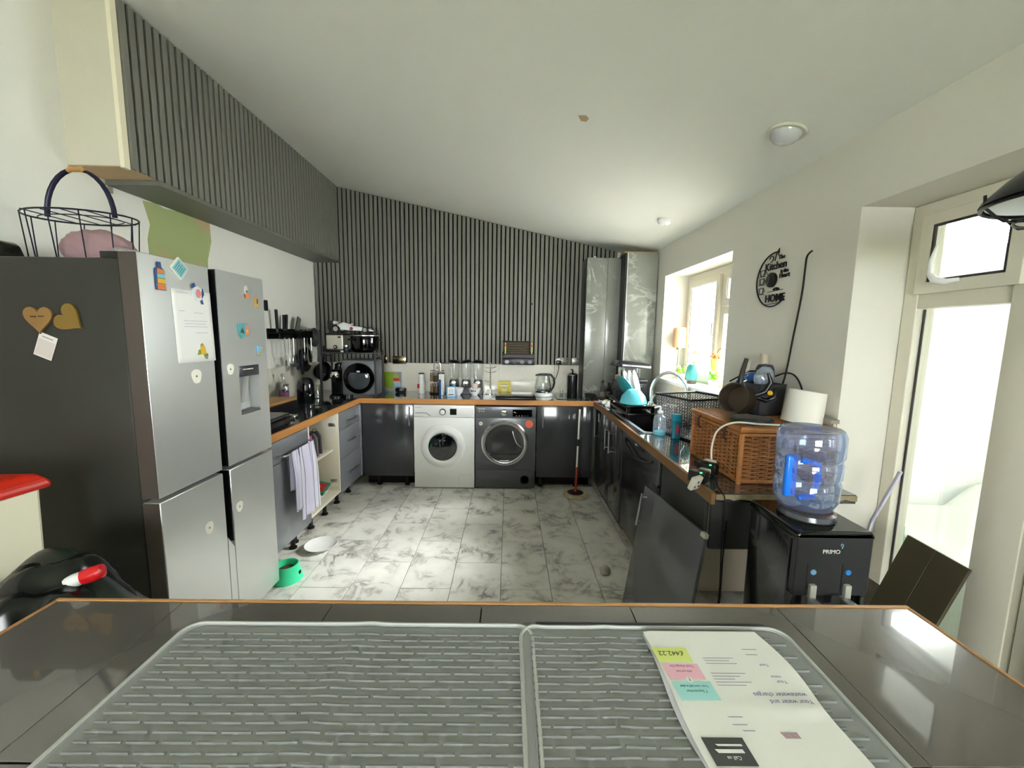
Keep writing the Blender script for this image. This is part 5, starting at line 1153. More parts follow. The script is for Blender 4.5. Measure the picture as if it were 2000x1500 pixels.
for i, (x, tilt, lb) in enumerate(((-.585, 4, 'left'), (-.455, -10, 'middle'), (-.325, 3, 'right'))):
    t = thing('cereal_dispenser', '%s clear cereal dispenser with a black lid on the back worktop' % lb, 'dispenser', (x, 4.31, WZ), group='row of cereal dispensers')
    B().prism([(-.055, 0), (.055, 0), (.05, .02), (.045, .15), (-.045, .15), (-.05, .02)], -.04, .05, 'y').build('stand', BLACK, t, bevel=.004)
    B().lathe([(.035, .10), (.042, .15), (.056, .18), (.058, .335)], seg=28, cap0=False, cap1=False).build('hopper', glass('hopper_clear', (.92, .93, .93), .1, .05, .10, (.85, .85, .85)), t)
    B().lathe([(.062, .333), (.064, .34), (.05, .352), (.03, .362)], (0, 0, 0), 28, M=Matrix.Translation((0, 0, .335)) @ Matrix.Rotation(R(tilt), 4, 'Y') @ Matrix.Translation((0, 0, -.335))).build('lid', BLACK, t)
    B().lathe([(.030, 0), (.034, .012), (.03, .03), (.012, .034)], (0, 0, 0), 20, 'y', M=Matrix.Translation((0, -.038, .115)) @ Matrix.Rotation(math.pi, 4, 'Z')).build('chute', CHROME, t)
    B().box(-.02, -.085, .112, .02, -.07, .12, .003, 2).build('knob', CHROME, t)
for i, (x, y, lb) in enumerate(((-.535, 4.20, 'plain white bowl half hidden behind the small blue box'), (-.355, 4.195, 'white lettered bowl in front of the right cereal dispenser'))):
    t = thing('cereal_bowl', lb, 'bowl', (x, y, WZ), group='bowls by the cereal dispensers')
    B().lathe([(.03, 0), (.032, .006), (.055, .03), (.066, .075), (.063, .075), (.05, .03), (.0, .012)], seg=32, cap1=False).build('bowl', WHITE, t)
    if i:
        for a, ch in zip((-24, -8, 8, 22), 'MEOW'[:0] or ('I', 'N', '♥', 'I')): pass
        for a in (-26, -16, -2, 12): B().box(-.004, -.0665, .045, .005, -.0625, .058).build('painted_mark', INK, t, smooth=False).rotation_euler = (0, 0, R(a))
        lab(B().lathe([(.02, .065), (.034, .10), (.03, .12), (.01, .125)], seg=16).build('tissue', mat('pinkish', '#d9c6c2', .8), t), 'pale crumpled tissue')
t = thing('blue_box', 'small pale blue and white box at the worktop edge', 'box', (-.585, 4.075, WZ), rz=R(18))
bx('body', mat('sky_blue', '#7fb7e0', .5), t, -.045, -.03, 0, .045, .03, .105, .001, 1); bx('front_label', WHITE, t, -.04, -.0315, .012, .03, -.03, .098, .0004, 1)
for i in range(3): B().box(-.025 + i * .017, -.0322, .04, -.019 + i * .017, -.0312, .085).build('printed_figure', mat('fig_grey', '#8fa0a5', .5), t, smooth=False)
B().box(-.033, -.0322, .02, .022, -.0312, .03).build('printed_band', BLACK, t, smooth=False)
t = thing('mug_tree', 'slim chrome mug tree with empty arms', 'mug tree', (-.195, 4.30, WZ))
B().lathe([(.055, 0), (.055, .006), (.01, .014)], seg=24).build('base', CHROME, t)
B().tube([(0, 0, .012), (0, 0, .335)], .0065, 10).build('post', CHROME, t)
for (z_, a) in ((.29, 10), (.29, 190), (.24, 100), (.24, 170), (.24, 350), (.14, 195)):
    B().tube([(0, 0, z_ - .01), (.04 * math.cos(R(a)), .04 * math.sin(R(a)), z_ - .004), (.065 * math.cos(R(a)), .065 * math.sin(R(a)), z_ + .008)], .0028, 6).build('arm', CHROME, t)
t = thing('egg_cup', 'tiny white cup beside the mug tree foot', 'cup', (-.145, 4.20, WZ))
B().lathe([(.012, 0), (.022, .012), (.024, .028), (.021, .028), (.01, .008)], seg=18).build('cup', WHITE, t)
t = thing('yellow_box', 'yellow printed food box behind the portable hob', 'box', (-.04, 4.26, WZ), rz=R(-8))
bx('body', mat('straw_yellow', '#d2c263', .6, vary=.25, vscale=25), t, -.07, -.03, 0, .065, .03, .145, .002, 1)
B().box(-.045, -.0325, .092, .038, -.0295, .112, .001, 1).build('brand_band', WHITE, t); B().box(-.042, -.033, .110, .036, -.0295, .114).build('dark_line', BLACK, t, smooth=False)
B().box(-.03, -.0325, .02, .03, -.0297, .07).build('picture', mat('straw_pale', '#e2d892', .6, vary=.3, vscale=40), t, smooth=False)
t = thing('portable_hob', 'thin black portable hob overhanging the back worktop edge', 'hob', (.07, 4.0, WZ + .0016))
bx('body', BLACK, t, -.195, -.155, .006, .20, .20, .034, .008); bx('glass_top', BLACKG, t, -.19, -.150, .034, .195, .195, .040, .003)
for q in ((-.16, -.08), (.16, -.08), (-.16, .16), (.16, .16)): B().cyl((q[0], q[1], 0), (q[0], q[1], .007), .012, seg=10).build('foot', RUBBER, t)
B().box(-.11, -.135, .0402, -.02, -.11, .0406).build('control_marks', mat('marks', '#5a5c60', .4), t, smooth=False)
t = thing('glass_kettle', 'clear glass kettle with black handle on a white base', 'kettle', (.365, 4.215, WZ))
B().lathe([(.10, 0), (.106, .008), (.10, .028), (.085, .034)], seg=36).build('power_base', WHITE, t)
B().lathe([(.080, .034), (.083, .04), (.083, .058), (.078, .062)], seg=36).build('heater_band', CHROME, t)
B().lathe([(.080, .061), (.082, .10), (.074, .17), (.060, .215)], seg=36, cap0=False, cap1=False).build('glass_body', CLEAR, t)
B().lathe([(.0785, .062), (.079, .09), (.0, .091)], seg=36, cap1=False).build('water', glass('water', (.9, .94, .96), .12), t)
B().prism([(-.085, 0), (-.075, .012), (-.03, .022), (.04, .024), (.062, .012), (.06, 0)], -.03, .03, 'y').build('lid', BLACK, t, bevel=.006).location = (0, 0, .214)
B().tube([(.05, 0, .228), (.085, 0, .222), (.112, 0, .19), (.12, 0, .14), (.108, 0, .09), (.082, 0, .055)], [.010, .012, .012, .012, .011, .009], 12).build('handle', BLACK, t)
B().tube([(.062, 0, .205), (.072, 0, .15), (.082, 0, .10), (.084, 0, .06)], .005, 8).build('handle_inner', BLACK, t)
t = thing('wipeable_board', 'flat clear glass board right of the kettle', 'board', (.66, 4.16, WZ))
bx('glass', glass('green_glass', (.82, .9, .87), .2), t, -.17, -.18, .003, .145, .14, .009, .001, 1)
for q in ((-.15, -.16), (.12, -.16), (-.15, .12), (.12, .12)): B().cyl((q[0], q[1], 0), (q[0], q[1], .003), .006, seg=8).build('pad', RUBBER, t)
t = thing('soda_canister', 'tall dark canister beside the tall wall unit', 'canister', (.695, 4.335, WZ))
B().lathe([(.052, 0), (.055, .006), (.055, .20), (.05, .225), (.02, .235)], seg=28).build('body', mat('canister_dark', '#2b2b2d', .25, .3), t)
B().tube([(0, 0, .23), (0, 0, .27), (-.02, 0, .275)], .008, 8).build('pump', BLACK, t)
B().lathe([(.0555, .214), (.0555, .222)], seg=28, cap0=False, cap1=False).build('steel_band', CHROME, t)
t = thing('small_tumbler', 'little clear shot glass in front of the dark canister', 'glass', (.58, 4.335, WZ))
B().lathe([(.018, 0), (.022, .05), (.02, .05), (.016, .006)], seg=18).build('glass', CLEAR, t)
t = thing('charger_bundle', 'tangled black charger lead at the inner right corner', 'charger', (.84, 4.05, WZ))
b = B(); pts = [(.05 * math.cos(a) * (1 + .25 * math.sin(3.3 * a)), .035 * math.sin(a) * (1 + .3 * math.cos(2.1 * a)), .008 + .012 * (i % 5) * .6 + .012) for i, a in enumerate([q * .55 for q in range(50)])]
b.tube(pts, .006, 7); b.build('lead', RUBBER, t); bx('brick', BLACK, t, -.02, -.02, .0, .03, .02, .035, .006)

# ---------------------------------------------------------------- around the sink
t = thing('dish_rack', 'two tier black plastic dish rack over the drainer', 'rack', (1.06, 3.30, WZ + .0045))
bx('lower_tray', BLACK, t, -.14, -.26, .02, .075, .28, .045, .01); bx('upper_tray', BLACKG, t, -.165, -.30, .085, .095, .30, .11, .012, 3)
for (x, y) in ((-.13, -.24), (.06, -.24), (-.13, .26), (.06, .26)): B().box(x - .012, y - .012, 0, x + .012, y + .012, .086, .003, 1).build('leg', BLACK, t)
for i in range(9): B().tube([(-.13, -.22 + i * .055, .108), (-.13, -.22 + i * .055, .15), (-.10, -.22 + i * .055, .16)], .003, 6).build('plate_peg', BLACKM, t)
CYM = mat('cyan_ceramic', '#63c6d6', .2, coat=.3)
RZ_ = WZ + .0045 + .111
t = thing('cyan_bowl', 'turquoise bowl upturned at the near corner of the dish rack', 'bowl', (.985, 3.12, RZ_)); t.scale = (1.15, 1.15, 1.15)
B().lathe([(.088, 0), (.091, .004), (.078, .05), (.045, .088), (.03, .095), (.0, .096)], seg=36, cap0=False, cap1=False).build('bowl', CYM, t)
t = thing('teal_plate', 'dark teal plate standing on edge behind the turquoise bowl', 'plate', (.955, 3.29, RZ_ + .10), rot=(0, R(62), R(18)))
B().lathe([(.05, 0), (.07, .003), (.10, .012), (.098, .016), (.06, .008), (0, .006)], seg=36, cap1=False).build('plate', mat('teal_ceramic', '#2c8f98', .2), t)
for i, (x, y, a, lb) in enumerate(((1.00, 3.37, 70, 'nearest white plate standing in the dish rack'), (1.045, 3.40, 72, 'middle white plate standing in the dish rack'), (1.09, 3.43, 74, 'farthest white plate standing in the dish rack'))):
    t = thing('white_plate', lb, 'plate', (x, y, RZ_ + .118), rot=(R(a), R(8), R(62)), group='plates in the dish rack')
    B().lathe([(.05, 0), (.07, .003), (.115, .014), (.113, .018), (.06, .008), (0, .006)], seg=36, cap1=False).build('plate', WHITE, t)
t = thing('white_mug', 'white mug upside down beside the foot of the tall tap', 'mug', (1.27, 3.13, WZ + .0045))
B().lathe([(.042, 0), (.043, .004), (.042, .09), (.035, .095), (.0, .096)], seg=28, cap0=False, cap1=False).build('cup', WHITE, t)
B().tube([(-.041, 0, .02), (-.068, 0, .03), (-.072, 0, .05), (-.066, 0, .07), (-.041, 0, .08)], .006, 8).build('handle', WHITE, t)
t = thing('bread_bin', 'large rounded dark grey bread bin at the far end of the worktop', 'bread bin', (1.17, 3.82, WZ))
b = B(); b.prism([(-.15, 0), (-.165, .05), (-.16, .14), (-.13, .20), (-.08, .235), (.14, .235), (.15, 0)], -.09, .13, 'y'); b.build('body', mat('charcoal_metal', '#2e2f33', .28, .4), t, bevel=.012)
B().box(-.10, -.096, .02, .13, -.088, .20, .004, 2).build('front_flap', mat('charcoal_flap', '#3b3c41', .2, .4), t); B().tube([(-.05, -.096, .17), (-.05, -.112, .172), (.08, -.112, .172), (.08, -.096, .17)], .004, 8).build('handle', CHROME, t)
for i, (x, y, h_, lb) in enumerate(((1.075, 3.80, .11, 'leftmost clear glass jug on the bread bin'), (1.15, 3.82, .09, 'middle clear glass jug on the bread bin'), (1.225, 3.80, .10, 'rightmost clear glass jug on the bread bin'))):
    t = thing('glass_jug', lb, 'jug', (x, y, WZ + .2355), group='glass jugs on the bread bin')
    B().lathe([(.028, 0), (.032, .005), (.034, h_), (.031, h_), (.028, .01)], seg=22).build('glass', CLEAR, t)
t = thing('roasting_tin', 'upturned black tin with a silver rim over the glass jugs', 'tin', (1.16, 3.84, WZ + .348), rot=(R(0), R(4), 0))
b = B(); b.prism([(-.17, 0), (.18, 0), (.155, .05), (-.13, .055)], -.10, .10, 'y'); b.build('pan', mat('tin_black', '#1c1d20', .25, .4), t, bevel=.004)
B().box(-.10, -.108, .004, .17, -.1005, .026, .003, 2).build('silver_rim', mat('rim_silver', '#a9adb0', .25, .8), t)
t = thing('white_cloth', 'crumpled white cloth beside the far corner of the sink', 'cloth', (.955, 3.73, WZ))
B().grid(lambda u, v: (-.075 + .20 * u, -.16 + .30 * v, .004 + .022 * abs(math.sin(u * 7 + v * 2)) * abs(math.sin(v * 8)) + (.012 if .1 < u < .9 and .1 < v < .9 else 0)), 24, 30).build('folds', mat('cotton_white', '#ecebe8', .9), t, ang=80, solid=.003)
t = thing('upturned_glass', 'stemless clear glass standing upside down by the dish rack', 'glass', (1.08, 3.655, WZ))
B().lathe([(.034, .0), (.036, .09), (.02, .13), (.03, .15), (.048, .155), (.048, .16), (.016, .14), (.03, .09), (.030, .002)], seg=26, cap0=False, cap1=False).build('glass', CLEAR, t)
t = thing('red_sponge', 'bright red scrubber beside the upturned glass', 'sponge', (1.03, 3.745, WZ)); cloth_ball('sponge', mat('bright_red', '#cf1030', .6), t, (0, 0, .028), (.042, .02, .034), 3, .1, 3)
t = thing('dark_tumbler', 'small dark glass near the corner magazines', 'glass', (.985, 3.80, WZ)); B().lathe([(.028, 0), (.03, .09), (.027, .09), (.025, .005)], seg=20).build('glass', glass('smoked', (.35, .36, .38), .1), t)
for i, (x, y, a, cc, lb) in enumerate(((.90, 3.80, 25, '#d9d2de', 'pale leaflet uppermost of the papers on the corner of the worktop'), (.885, 3.86, -10, '#c0506e', 'pink edged leaflet under the pale one at the corner'))):
    t = thing('leaflet', lb, 'paper', (x, y, WZ + .001 + (1 - i) * .004), rz=R(a), group='papers on the corner')
    B().grid(lambda u, v: (-.05 + .10 * u, -.09 + .17 * v, .002 + .008 * (u - .5) ** 2 * (1 if i == 0 else .3)), 8, 8).build('sheet', mat('leaf%d' % i, cc, .5, vary=.2, vscale=14), t, solid=.0015)
for i, (x, y, h_, cc, lb) in enumerate(((.955, 4.03, .17, '#4a4642', 'grey brown bottle in the shade of the tall wall unit'), (1.025, 4.06, .145, '#26221f', 'dark brown bottle beside the white dish brush'))):
    t = thing('sauce_bottle', lb, 'bottle', (x, y, WZ)); B().lathe([(.025, 0), (.028, .008), (.028, h_ * .6), (.012, h_ * .8), (.012, h_)], seg=18).build('body', mat('bot%d' % i, cc, .3), t)
    B().lathe([(.0285, .03), (.0285, .08)], seg=18, cap0=False, cap1=False).build('label', mat('lbl%d' % i, '#8a7d74', .6, vary=.3, vscale=30), t); B().lathe([(.014, h_), (.014, h_ + .02), (.010, h_ + .022)], seg=12).build('cap', BLACK, t)
t = thing('dish_brush', 'white headed dish brush standing in a clear cup', 'brush', (1.085, 4.04, WZ), rot=(R(2), R(4), 0))
B().tube([(0, 0, .005), (0, 0, .12), (.004, 0, .2)], .006, 8).build('handle', mat('brush_handle', '#c7c2b4', .4), t); B().lathe([(.02, 0), (.03, .01), (.03, .045), (.02, .055)], (.004, 0, .2), 16).build('head', mat('bristle_white', '#d8d3c6', .9, bump=.5, bscale=200), t)
t = thing('soap_dispenser', 'clear pump bottle with pale blue soap at the sink edge', 'bottle', (.99, 2.565, WZ))
B().lathe([(.036, 0), (.04, .006), (.040, .09), (.036, .12), (.016, .135), (.016, .145)], seg=26).build('bottle', glass('soap_clear', (.86, .93, .97), .12, 0, .15, (.8, .9, 1)), t)
B().lathe([(.035, .003), (.037, .02), (.036, .024)], seg=24).build('soap', mat('soap_blue', '#4fc6d8', .2), t)
B().lathe([(.018, .144), (.018, .158), (.008, .16), (.007, .178)], seg=18).build('pump', WHITE, t)
B().tube([(0, 0, .178), (0, 0, .186), (-.015, -.005, .188), (-.042, -.012, .18)], .0065, 8).build('nozzle', WHITE, t)
t = thing('teal_bottle', 'slim teal bottle with a red and blue label in front of the lattice basket', 'bottle', (1.06, 2.475, WZ))
B().prism(rrect(-.026, -.016, .026, .016, .012), 0, .115, 'z').build('body', mat('deep_teal_plastic', '#157382', .25), t, bevel=.003)
B().prism(rrect(-.028, -.018, .028, .018, .012), .112, .155, 'z').build('cap', mat('teal_cap', '#1d8ea4', .3), t, bevel=.004)
B().prism(ell(.004, .06, .012, .035), -.0175, -.0155, 'y').build('label', mat('label_red', '#a03a5a', .5, vary=.3, vscale=30), t, smooth=False)
# pink sponge cloth on drainer front
t = thing('pink_cloth', 'pink cleaning cloth folded over the sink divider', 'cloth', (1.05, 3.0 + .23, WZ + .0048), rz=R(5))
B().grid(lambda u, v: (-.10 + .2 * u, -.03 + .045 * v, .003 + .004 * math.sin(u * 9)), 14, 6).build('cloth', mat('pink_cotton', '#dca6ae', .9), t, ang=80, solid=.003)

# black lattice laundry basket
t = thing('lattice_basket', 'dark grey perforated plastic basket between sink and wicker hamper', 'basket', (1.113, 2.404, WZ), rz=R(20))
LM = mat('charcoal_plastic', '#2f2f34', .35)
W_, D_, H_ = .30, .27, .262
def latt(fn, nu, nv, nm):
    b = B(); nodes = {}
    V = [[b.bm.verts.new(fn(i / nu, j / nv)) for j in range(nv + 1)] for i in range(nu + 1)]
    for i in range(nu):
        for j in range(nv):
            c = b.bm.verts.new(fn((i + .5) / nu, (j + .5) / nv)); q = (V[i][j], V[i + 1][j], V[i + 1][j + 1], V[i][j + 1])
            for a in range(4): b.bm.faces.new((q[a], q[(a + 1) % 4], c))
    o = b.build(nm, LM, t, smooth=False); md = o.modifiers.new('w', 'WIREFRAME'); md.thickness = .0042; md.use_even_offset = False; stuff(o)
# local frame: near corner at origin, x runs along the long side, y along the short side; sides flare a little
fl = .02
def P4(z): k_ = fl * z / H_; return [(-k_, -k_), (W_ + k_, -k_), (W_ + k_, D_ + k_), (-k_, D_ + k_)]
def side(a, c):
    def f(u, v):
        z = .012 + (H_ - .024) * v; q = P4(z); A, C_ = q[a], q[c]; return (A[0] + (C_[0] - A[0]) * u, A[1] + (C_[1] - A[1]) * u, z)
    return f
latt(side(0, 1), 15, 12, 'lattice_side'); latt(side(1, 2), 13, 12, 'lattice_side'); latt(side(2, 3), 15, 12, 'lattice_side'); latt(side(3, 0), 13, 12, 'lattice_side')
B().tube([(p[0], p[1], H_ - .006) for p in P4(H_)], .0075, 8, True).build('rim', LM, t)
bx('base', LM, t, 0, 0, .0, W_, D_, .014, .004)
B().tube([(-.024, .09, .205), (-.024, .18, .205)], .004, 8).build('grip', mat('grip_silver', '#b9b9ba', .3), t)

# wicker hamper
HX0, HX1, HY0, HY1, HH = 1.012, 1.425, 1.69, 2.14, .222
t = thing('wicker_hamper', 'brown woven wicker hamper at the end of the worktop', 'hamper', (HX0, HY0, WZ))
WK = mat('willow_brown', '#9c6436', .4, vary=.45, vscale=22); WK2 = mat('willow_rail', '#a86c38', .5, vary=.4, vscale=18)
hw, hd = HX1 - HX0, HY1 - HY0
def perim(s_):
    L_ = [hw, hd, hw, hd]; s_ %= 2 * (hw + hd)
    for q in range(4):
        if s_ <= L_[q]: break
        s_ -= L_[q]
    return [((s_, 0), (0, -1)), ((hw, s_), (1, 0)), ((hw - s_, hd), (0, 1)), ((0, hd - s_), (-1, 0))][q]
b = B(); per = 2 * (hw + hd); ns = 46; z = .008; row = 0
while z < HH - .012:
    pts = []
    for i in range(ns * 3):
        s_ = i / (ns * 3) * per; (x, y), nn = perim(s_)
        o_ = .0052 * math.sin(2 * math.pi * (i / 6.0) + math.pi * (row % 2)); pts.append((x + nn[0] * o_, y + nn[1] * o_, z + .0006 * math.sin(i * 1.7)))
    b.tube(pts, .0041, 5, True); z += .0088; row += 1
stuff(b.build('weave', WK, t, ang=60))
b = B()
for i in range(ns):
    (x, y), nn = perim((i + .25) / ns * per); b.cyl((x, y, 0.001), (x, y, HH), .0042, seg=6)
stuff(b.build('stakes', WK2, t))
bx('inner_lining', mat('hamper_dark', '#3d2414', .9), t, .012, .012, .003, hw - .012, hd - .012, HH - .004)
for z_ in (.0088, HH - .006): B().tube([(0, 0, z_), (hw, 0, z_), (hw, hd, z_), (0, hd, z_)], .0085, 8, True).build('rail', WK2, t)
for (x, y) in ((0, 0), (hw, 0), (hw, hd), (0, hd)): B().cyl((x, y, 0), (x, y, HH), .010, seg=8).build('corner_post', WK2, t)
ld = B().box(-.012, -.012, HH + .006, hw + .012, hd + .012, HH + .022, .006, 2).build('lid', WK2, t)
b = B(); i = 0; y = -.004
while y < hd + .004:
    b.tube([(x, y, HH + .023 + .002 * math.sin(x * 90 + i * math.pi)) for x in [hw * q / 30 for q in range(31)]], .0045, 5); y += .0092; i += 1
stuff(b.build('lid_weave', WK, ld, ang=60))
B().tube([(-.008, -.008, HH + .02), (hw + .008, -.008, HH + .02), (hw + .008, hd + .008, HH + .02), (-.008, hd + .008, HH + .02)], .010, 8, True).build('lid_rim', WK2, ld)
for y in (.1, .35): B().tube([(-.012, y, HH + .012), (-.024, y, HH), (-.024, y, HH - .04), (-.012, y, HH - .05)], .005, 6).build('strap_loop', mat('dark_leather', '#3c1f10', .6), t)
# on the hamper lid (z ~1.15)
LZ = WZ + HH + .0285
MIL = mat('weathered_pan', '#4c4136', .35, .5, vary=.2)
t = thing('saucepan', 'brown black saucepan tipped on its side on the hamper lid', 'pan')
_d = Vector((-.80, -.50, .22)).normalized(); _h = Vector((.18, .10, .97)); _h = (_h - _d * _h.dot(_d)).normalized(); _y = _d.cross(_h)
t.matrix_world = Matrix(((_h.x, _y.x, _d.x, 1.185), (_h.y, _y.y, _d.y, 2.0), (_h.z, _y.z, _d.z, LZ + .072), (0, 0, 0, 1)))
B().lathe([(.060, 0), (.072, .006), (.074, .085), (.076, .09), (.071, .089), (.066, .012), (.0, .010)], seg=40, cap1=False).build('body', MIL, t)
B().tube([(.068, 0, .06), (.10, 0, .062)], .012, 10).build('handle_socket', BLACK, t)
B().tube([(.098, 0, .062), (.14, 0, .058), (.205, 0, .045)], [.011, .012, .010], 10, flat=.6).build('handle', mat('pan_handle', '#2d2622', .4), t)
t = thing('lidded_pan', 'flat grey frying pan lying under the tipped saucepan', 'pan', (1.10, 2.05 - .02, LZ))
B().lathe([(.07, 0), (.085, .004), (.092, .022), (.088, .022), (.07, .006), (0, .005)], seg=36, cap1=False).build('pan', mat('pan_light', '#5c5d5b', .3, .5), t)
t.location = (1.115, 1.80, LZ)
t = thing('storage_tub', 'tall dark grey tub on the hamper behind the lampshade', 'tub', (1.29, 2.02, LZ))
B().lathe([(.085, 0), (.09, .006), (.105, .155), (.108, .16), (.103, .16), (.085, .01)], seg=4, M=Matrix.Rotation(R(45 + 10), 4, 'Z')).build('tub', mat('tub_grey', '#3d3d40', .4), t, smooth=False, bevel=.01)
t = thing('clear_bag', 'crinkled clear plastic bag poking out of the dark tub', 'bag', (1.275, 1.985, LZ + .14))
cloth_ball('bag', glass('bag_blue', (.75, .82, .88), .15, .12, .3, (.5, .58, .66)), t, (0, 0, .045), (.045, .03, .055), 21, .3, 3)
t = thing('blue_jacket', 'bright blue waterproof jacket bundled behind the tub', 'clothing', (1.33, 2.16, LZ - .03))
cloth_ball('bundle', mat('royal_blue_cloth', '#1458a8', .5, vary=.2), t, (0.0, 0, .135), (.095, .06, .085), 15, .2, 4)
t = thing('navy_hat', 'dark navy cap resting on top of the blue jacket', 'hat', (1.372, 2.135, LZ + .172))
B().lathe([(.045, 0), (.047, .02), (.042, .055), (.034, .072), (0, .078)], seg=24, cap1=False).build('crown', mat('navy_felt', '#33363f', .8), t)
t = thing('paper_roll', 'beige cardboard roll standing behind the dark cap', 'roll', (1.405, 2.20, LZ - .03))
B().lathe([(.022, 0), (.022, .33), (.018, .33), (.018, .0)], seg=22).build('roll', mat('kraft', '#b9ad98', .8, vary=.1), t)
t = thing('pliers', 'black and yellow handled tool hooked on the saucepan', 'tool', (1.205, 1.95, LZ + .10), rot=(R(10), R(30), 0))
B().tube([(0, 0, 0), (.03, -.01, .05), (.02, -.01, .10), (-.015, 0, .13)], [.009, .013, .012, .007], 10).build('grip', BLACK, t)
B().tube([(0, 0, 0), (.06, -.01, .015), (.085, -.01, .05), (.06, -.01, .09)], [.009, .012, .011, .006], 10).build('grip', BLACK, t)
B().ball((.045, -.018, .055), (.016, .008, .012), 12, 8).build('yellow_inlay', mat('tool_yellow', '#d6b020', .4), t)
t = thing('corkscrew', 'steel twisted skewer standing above the pan handle', 'tool', (1.20, 2.03, LZ + .125), rot=(R(-6), R(14), 0))
b = B(); b.tube([(.006 * math.cos(a * 1.1), .006 * math.sin(a * 1.1), .0045 * a) for a in range(22)], .0028, 6); b.build('spiral', SATIN, t)
B().cyl((0, 0, .095), (0, 0, .15), .005, .0015, 8).build('spike', SATIN, t)
# lampshade lying on the lid front
t = thing('white_lampshade', 'plain white drum lampshade tilted on the hamper', 'lampshade', (1.343, 1.80, LZ), rot=(0, R(7), R(0)))
B().lathe([(.080, .004), (.074, .146), (.0735, .150), (.0725, .146), (.0785, .006)], (0, 0, .0), 40, cap0=False, cap1=False).build('shade', mat('shade_cloth', '#ded9cf', .8, trans=0), t)
B().lathe([(.073, .1475), (.0, .1480)], seg=40, cap0=False, cap1=False).build('top_disc', mat('shade_cloth', '#ded9cf', .8), t)
# cable with adaptors
t = thing('adaptor_chain', 'white lead plugged into black adaptors with green lights at the worktop edge', 'adaptor', (-.025, -.03, 0))
def rb(nm, m, c, s, a, par, bev=.005, tilt=0):
    o = B().box(-s[0] / 2, -s[1] / 2, -s[2] / 2, s[0] / 2, s[1] / 2, s[2] / 2, bev, 2).build(nm, m, par); o.location = c; o.rotation_euler = (R(tilt), 0, R(a)); return o
GL = mat('green_led', '#2aff6a', .3, emit=2.5)
rb('adaptor', BLACK, (.955, 1.83, WZ + .032), (.05, .085, .055), 42, t); rb('indicator', GL, (.949, 1.795, WZ + .058), (.008, .008, .004), 42, t, .001)
rb('plug', WHITEP, (.985, 1.882 - .01, WZ + .036), (.042, .05, .045), 42, t)
rb('adaptor', BLACK, (.865, 1.725, WZ + .032), (.055, .075, .05), 42, t); rb('indicator', GL, (.858, 1.693, WZ + .056), (.008, .008, .004), 42, t, .001)
rb('link_plug', mat('plug_grey', '#b8b6b0', .4), (.915, 1.775, WZ + .028), (.03, .045, .04), 42, t)
gp = rb('plug', mat('plug_stone', '#b9b3a5', .5), (.818, 1.655, WZ + .026), (.06, .022, .06), 32, t, .006, 20)
for q in ((0, .010), (-.012, -.012), (.012, -.012)): B().box(q[0] - .003, -.0125, q[1] - .005, q[0] + .003, -.0105, q[1] + .005).build('pin_hole', DARKH, gp, smooth=False)
def smooth_pts(pts, n=8):
    P = [Vector(p) for p in pts]; P = [P[0]] + P + [P[-1]]; out = []
    for i in range(1, len(P) - 2):
        for s_ in range(n):
            q = s_ / n; a, b_, c, d = P[i - 1], P[i], P[i + 1], P[i + 2]
            out.append(.5 * ((2 * b_) + (-a + c) * q + (2 * a - 5 * b_ + 4 * c - d) * q * q + (-a + 3 * b_ - 3 * c + d) * q ** 3))
    return out + [P[-2]]
B().tube(smooth_pts([(1.0, 1.885, WZ + .05), (1.0, 1.89, WZ + .12), (.995, 1.84, WZ + .21), (1.03, 1.77, WZ + .262), (1.12, 1.74, LZ + .012), (1.25, 1.74, LZ + .008)]), .0042, 8).build('lead', WHITEP, t)
B().tube(smooth_pts([(.90, 1.74, WZ + .03), (.92, 1.70, WZ + .045), (.915, 1.66, WZ + .012), (.90, 1.60, WZ + .008), (.893, 1.556, WZ - .01), (.895, 1.55, WZ - .15)]), .003, 7).build('lead', RUBBER, t)
# long cable on the window wall
cable('wall_cable', 'long black cable rising from behind the hamper to a hole in the wall', [(1.444, 1.972, 1.955), (1.43, 1.985, 1.93), (1.437, 2.0, 1.87), (1.44, 2.01, 1.75), (1.44, 2.04, 1.55), (1.44, 2.075, 1.33), (1.435, 2.13, 1.20)], .0045)
cable('wall_cable', 'black cable looping beside the dark cap against the wall', [(1.42, 2.12, 1.335), (1.435, 2.05, 1.36), (1.437, 1.98, 1.34), (1.437, 1.93, 1.26), (1.42, 1.94, 1.18)], .004)
cable('wall_cable', 'black cable lying across the blue jacket towards the pan', [(1.36, 2.12, 1.36), (1.27, 2.11, 1.36), (1.18, 2.05, 1.335), (1.13, 2.03, 1.315)], .004)

# ---------------------------------------------------------------- water cooler
t = thing('water_cooler', 'black water cooler with two taps in front of the worktop end', 'water cooler', (1.06, 1.215, 0))
CB = mat('cooler_black', '#131315', .16, coat=.4); CF = mat('cooler_face', '#26262a', .3)
bx('cabinet', CB, t, -.125, .022, .02, .125, .255, .895, .012, 3)
b = B(); b.prism([(-.128, .893), (.128, .893), (.128, .905), (.118, .92), (-.118, .92), (-.128, .905)], .0, .258, 'y'); b.build('top_cover', BLACKG, t, bevel=.006)
fr_ = B().prism(rrect(-.123, .70, .123, .912, .014), 0, .024, 'y').build('front_panel', CF, t, bevel=.003)
B().prism([(-.123, .03), (.123, .03), (.123, .70), (.10, .705), (-.10, .705), (-.123, .70)], .075, .10, 'y').build('recess_back', CB, t)
bx('lower_door', CB, t, -.123, .0, .03, .123, .024, .50, .004)
for s_ in (-1, 1): B().box(s_ * .115 - .009, .002, .50, s_ * .115 + .009, .08, .702, .003, 1).build('recess_cheek', CB, t)
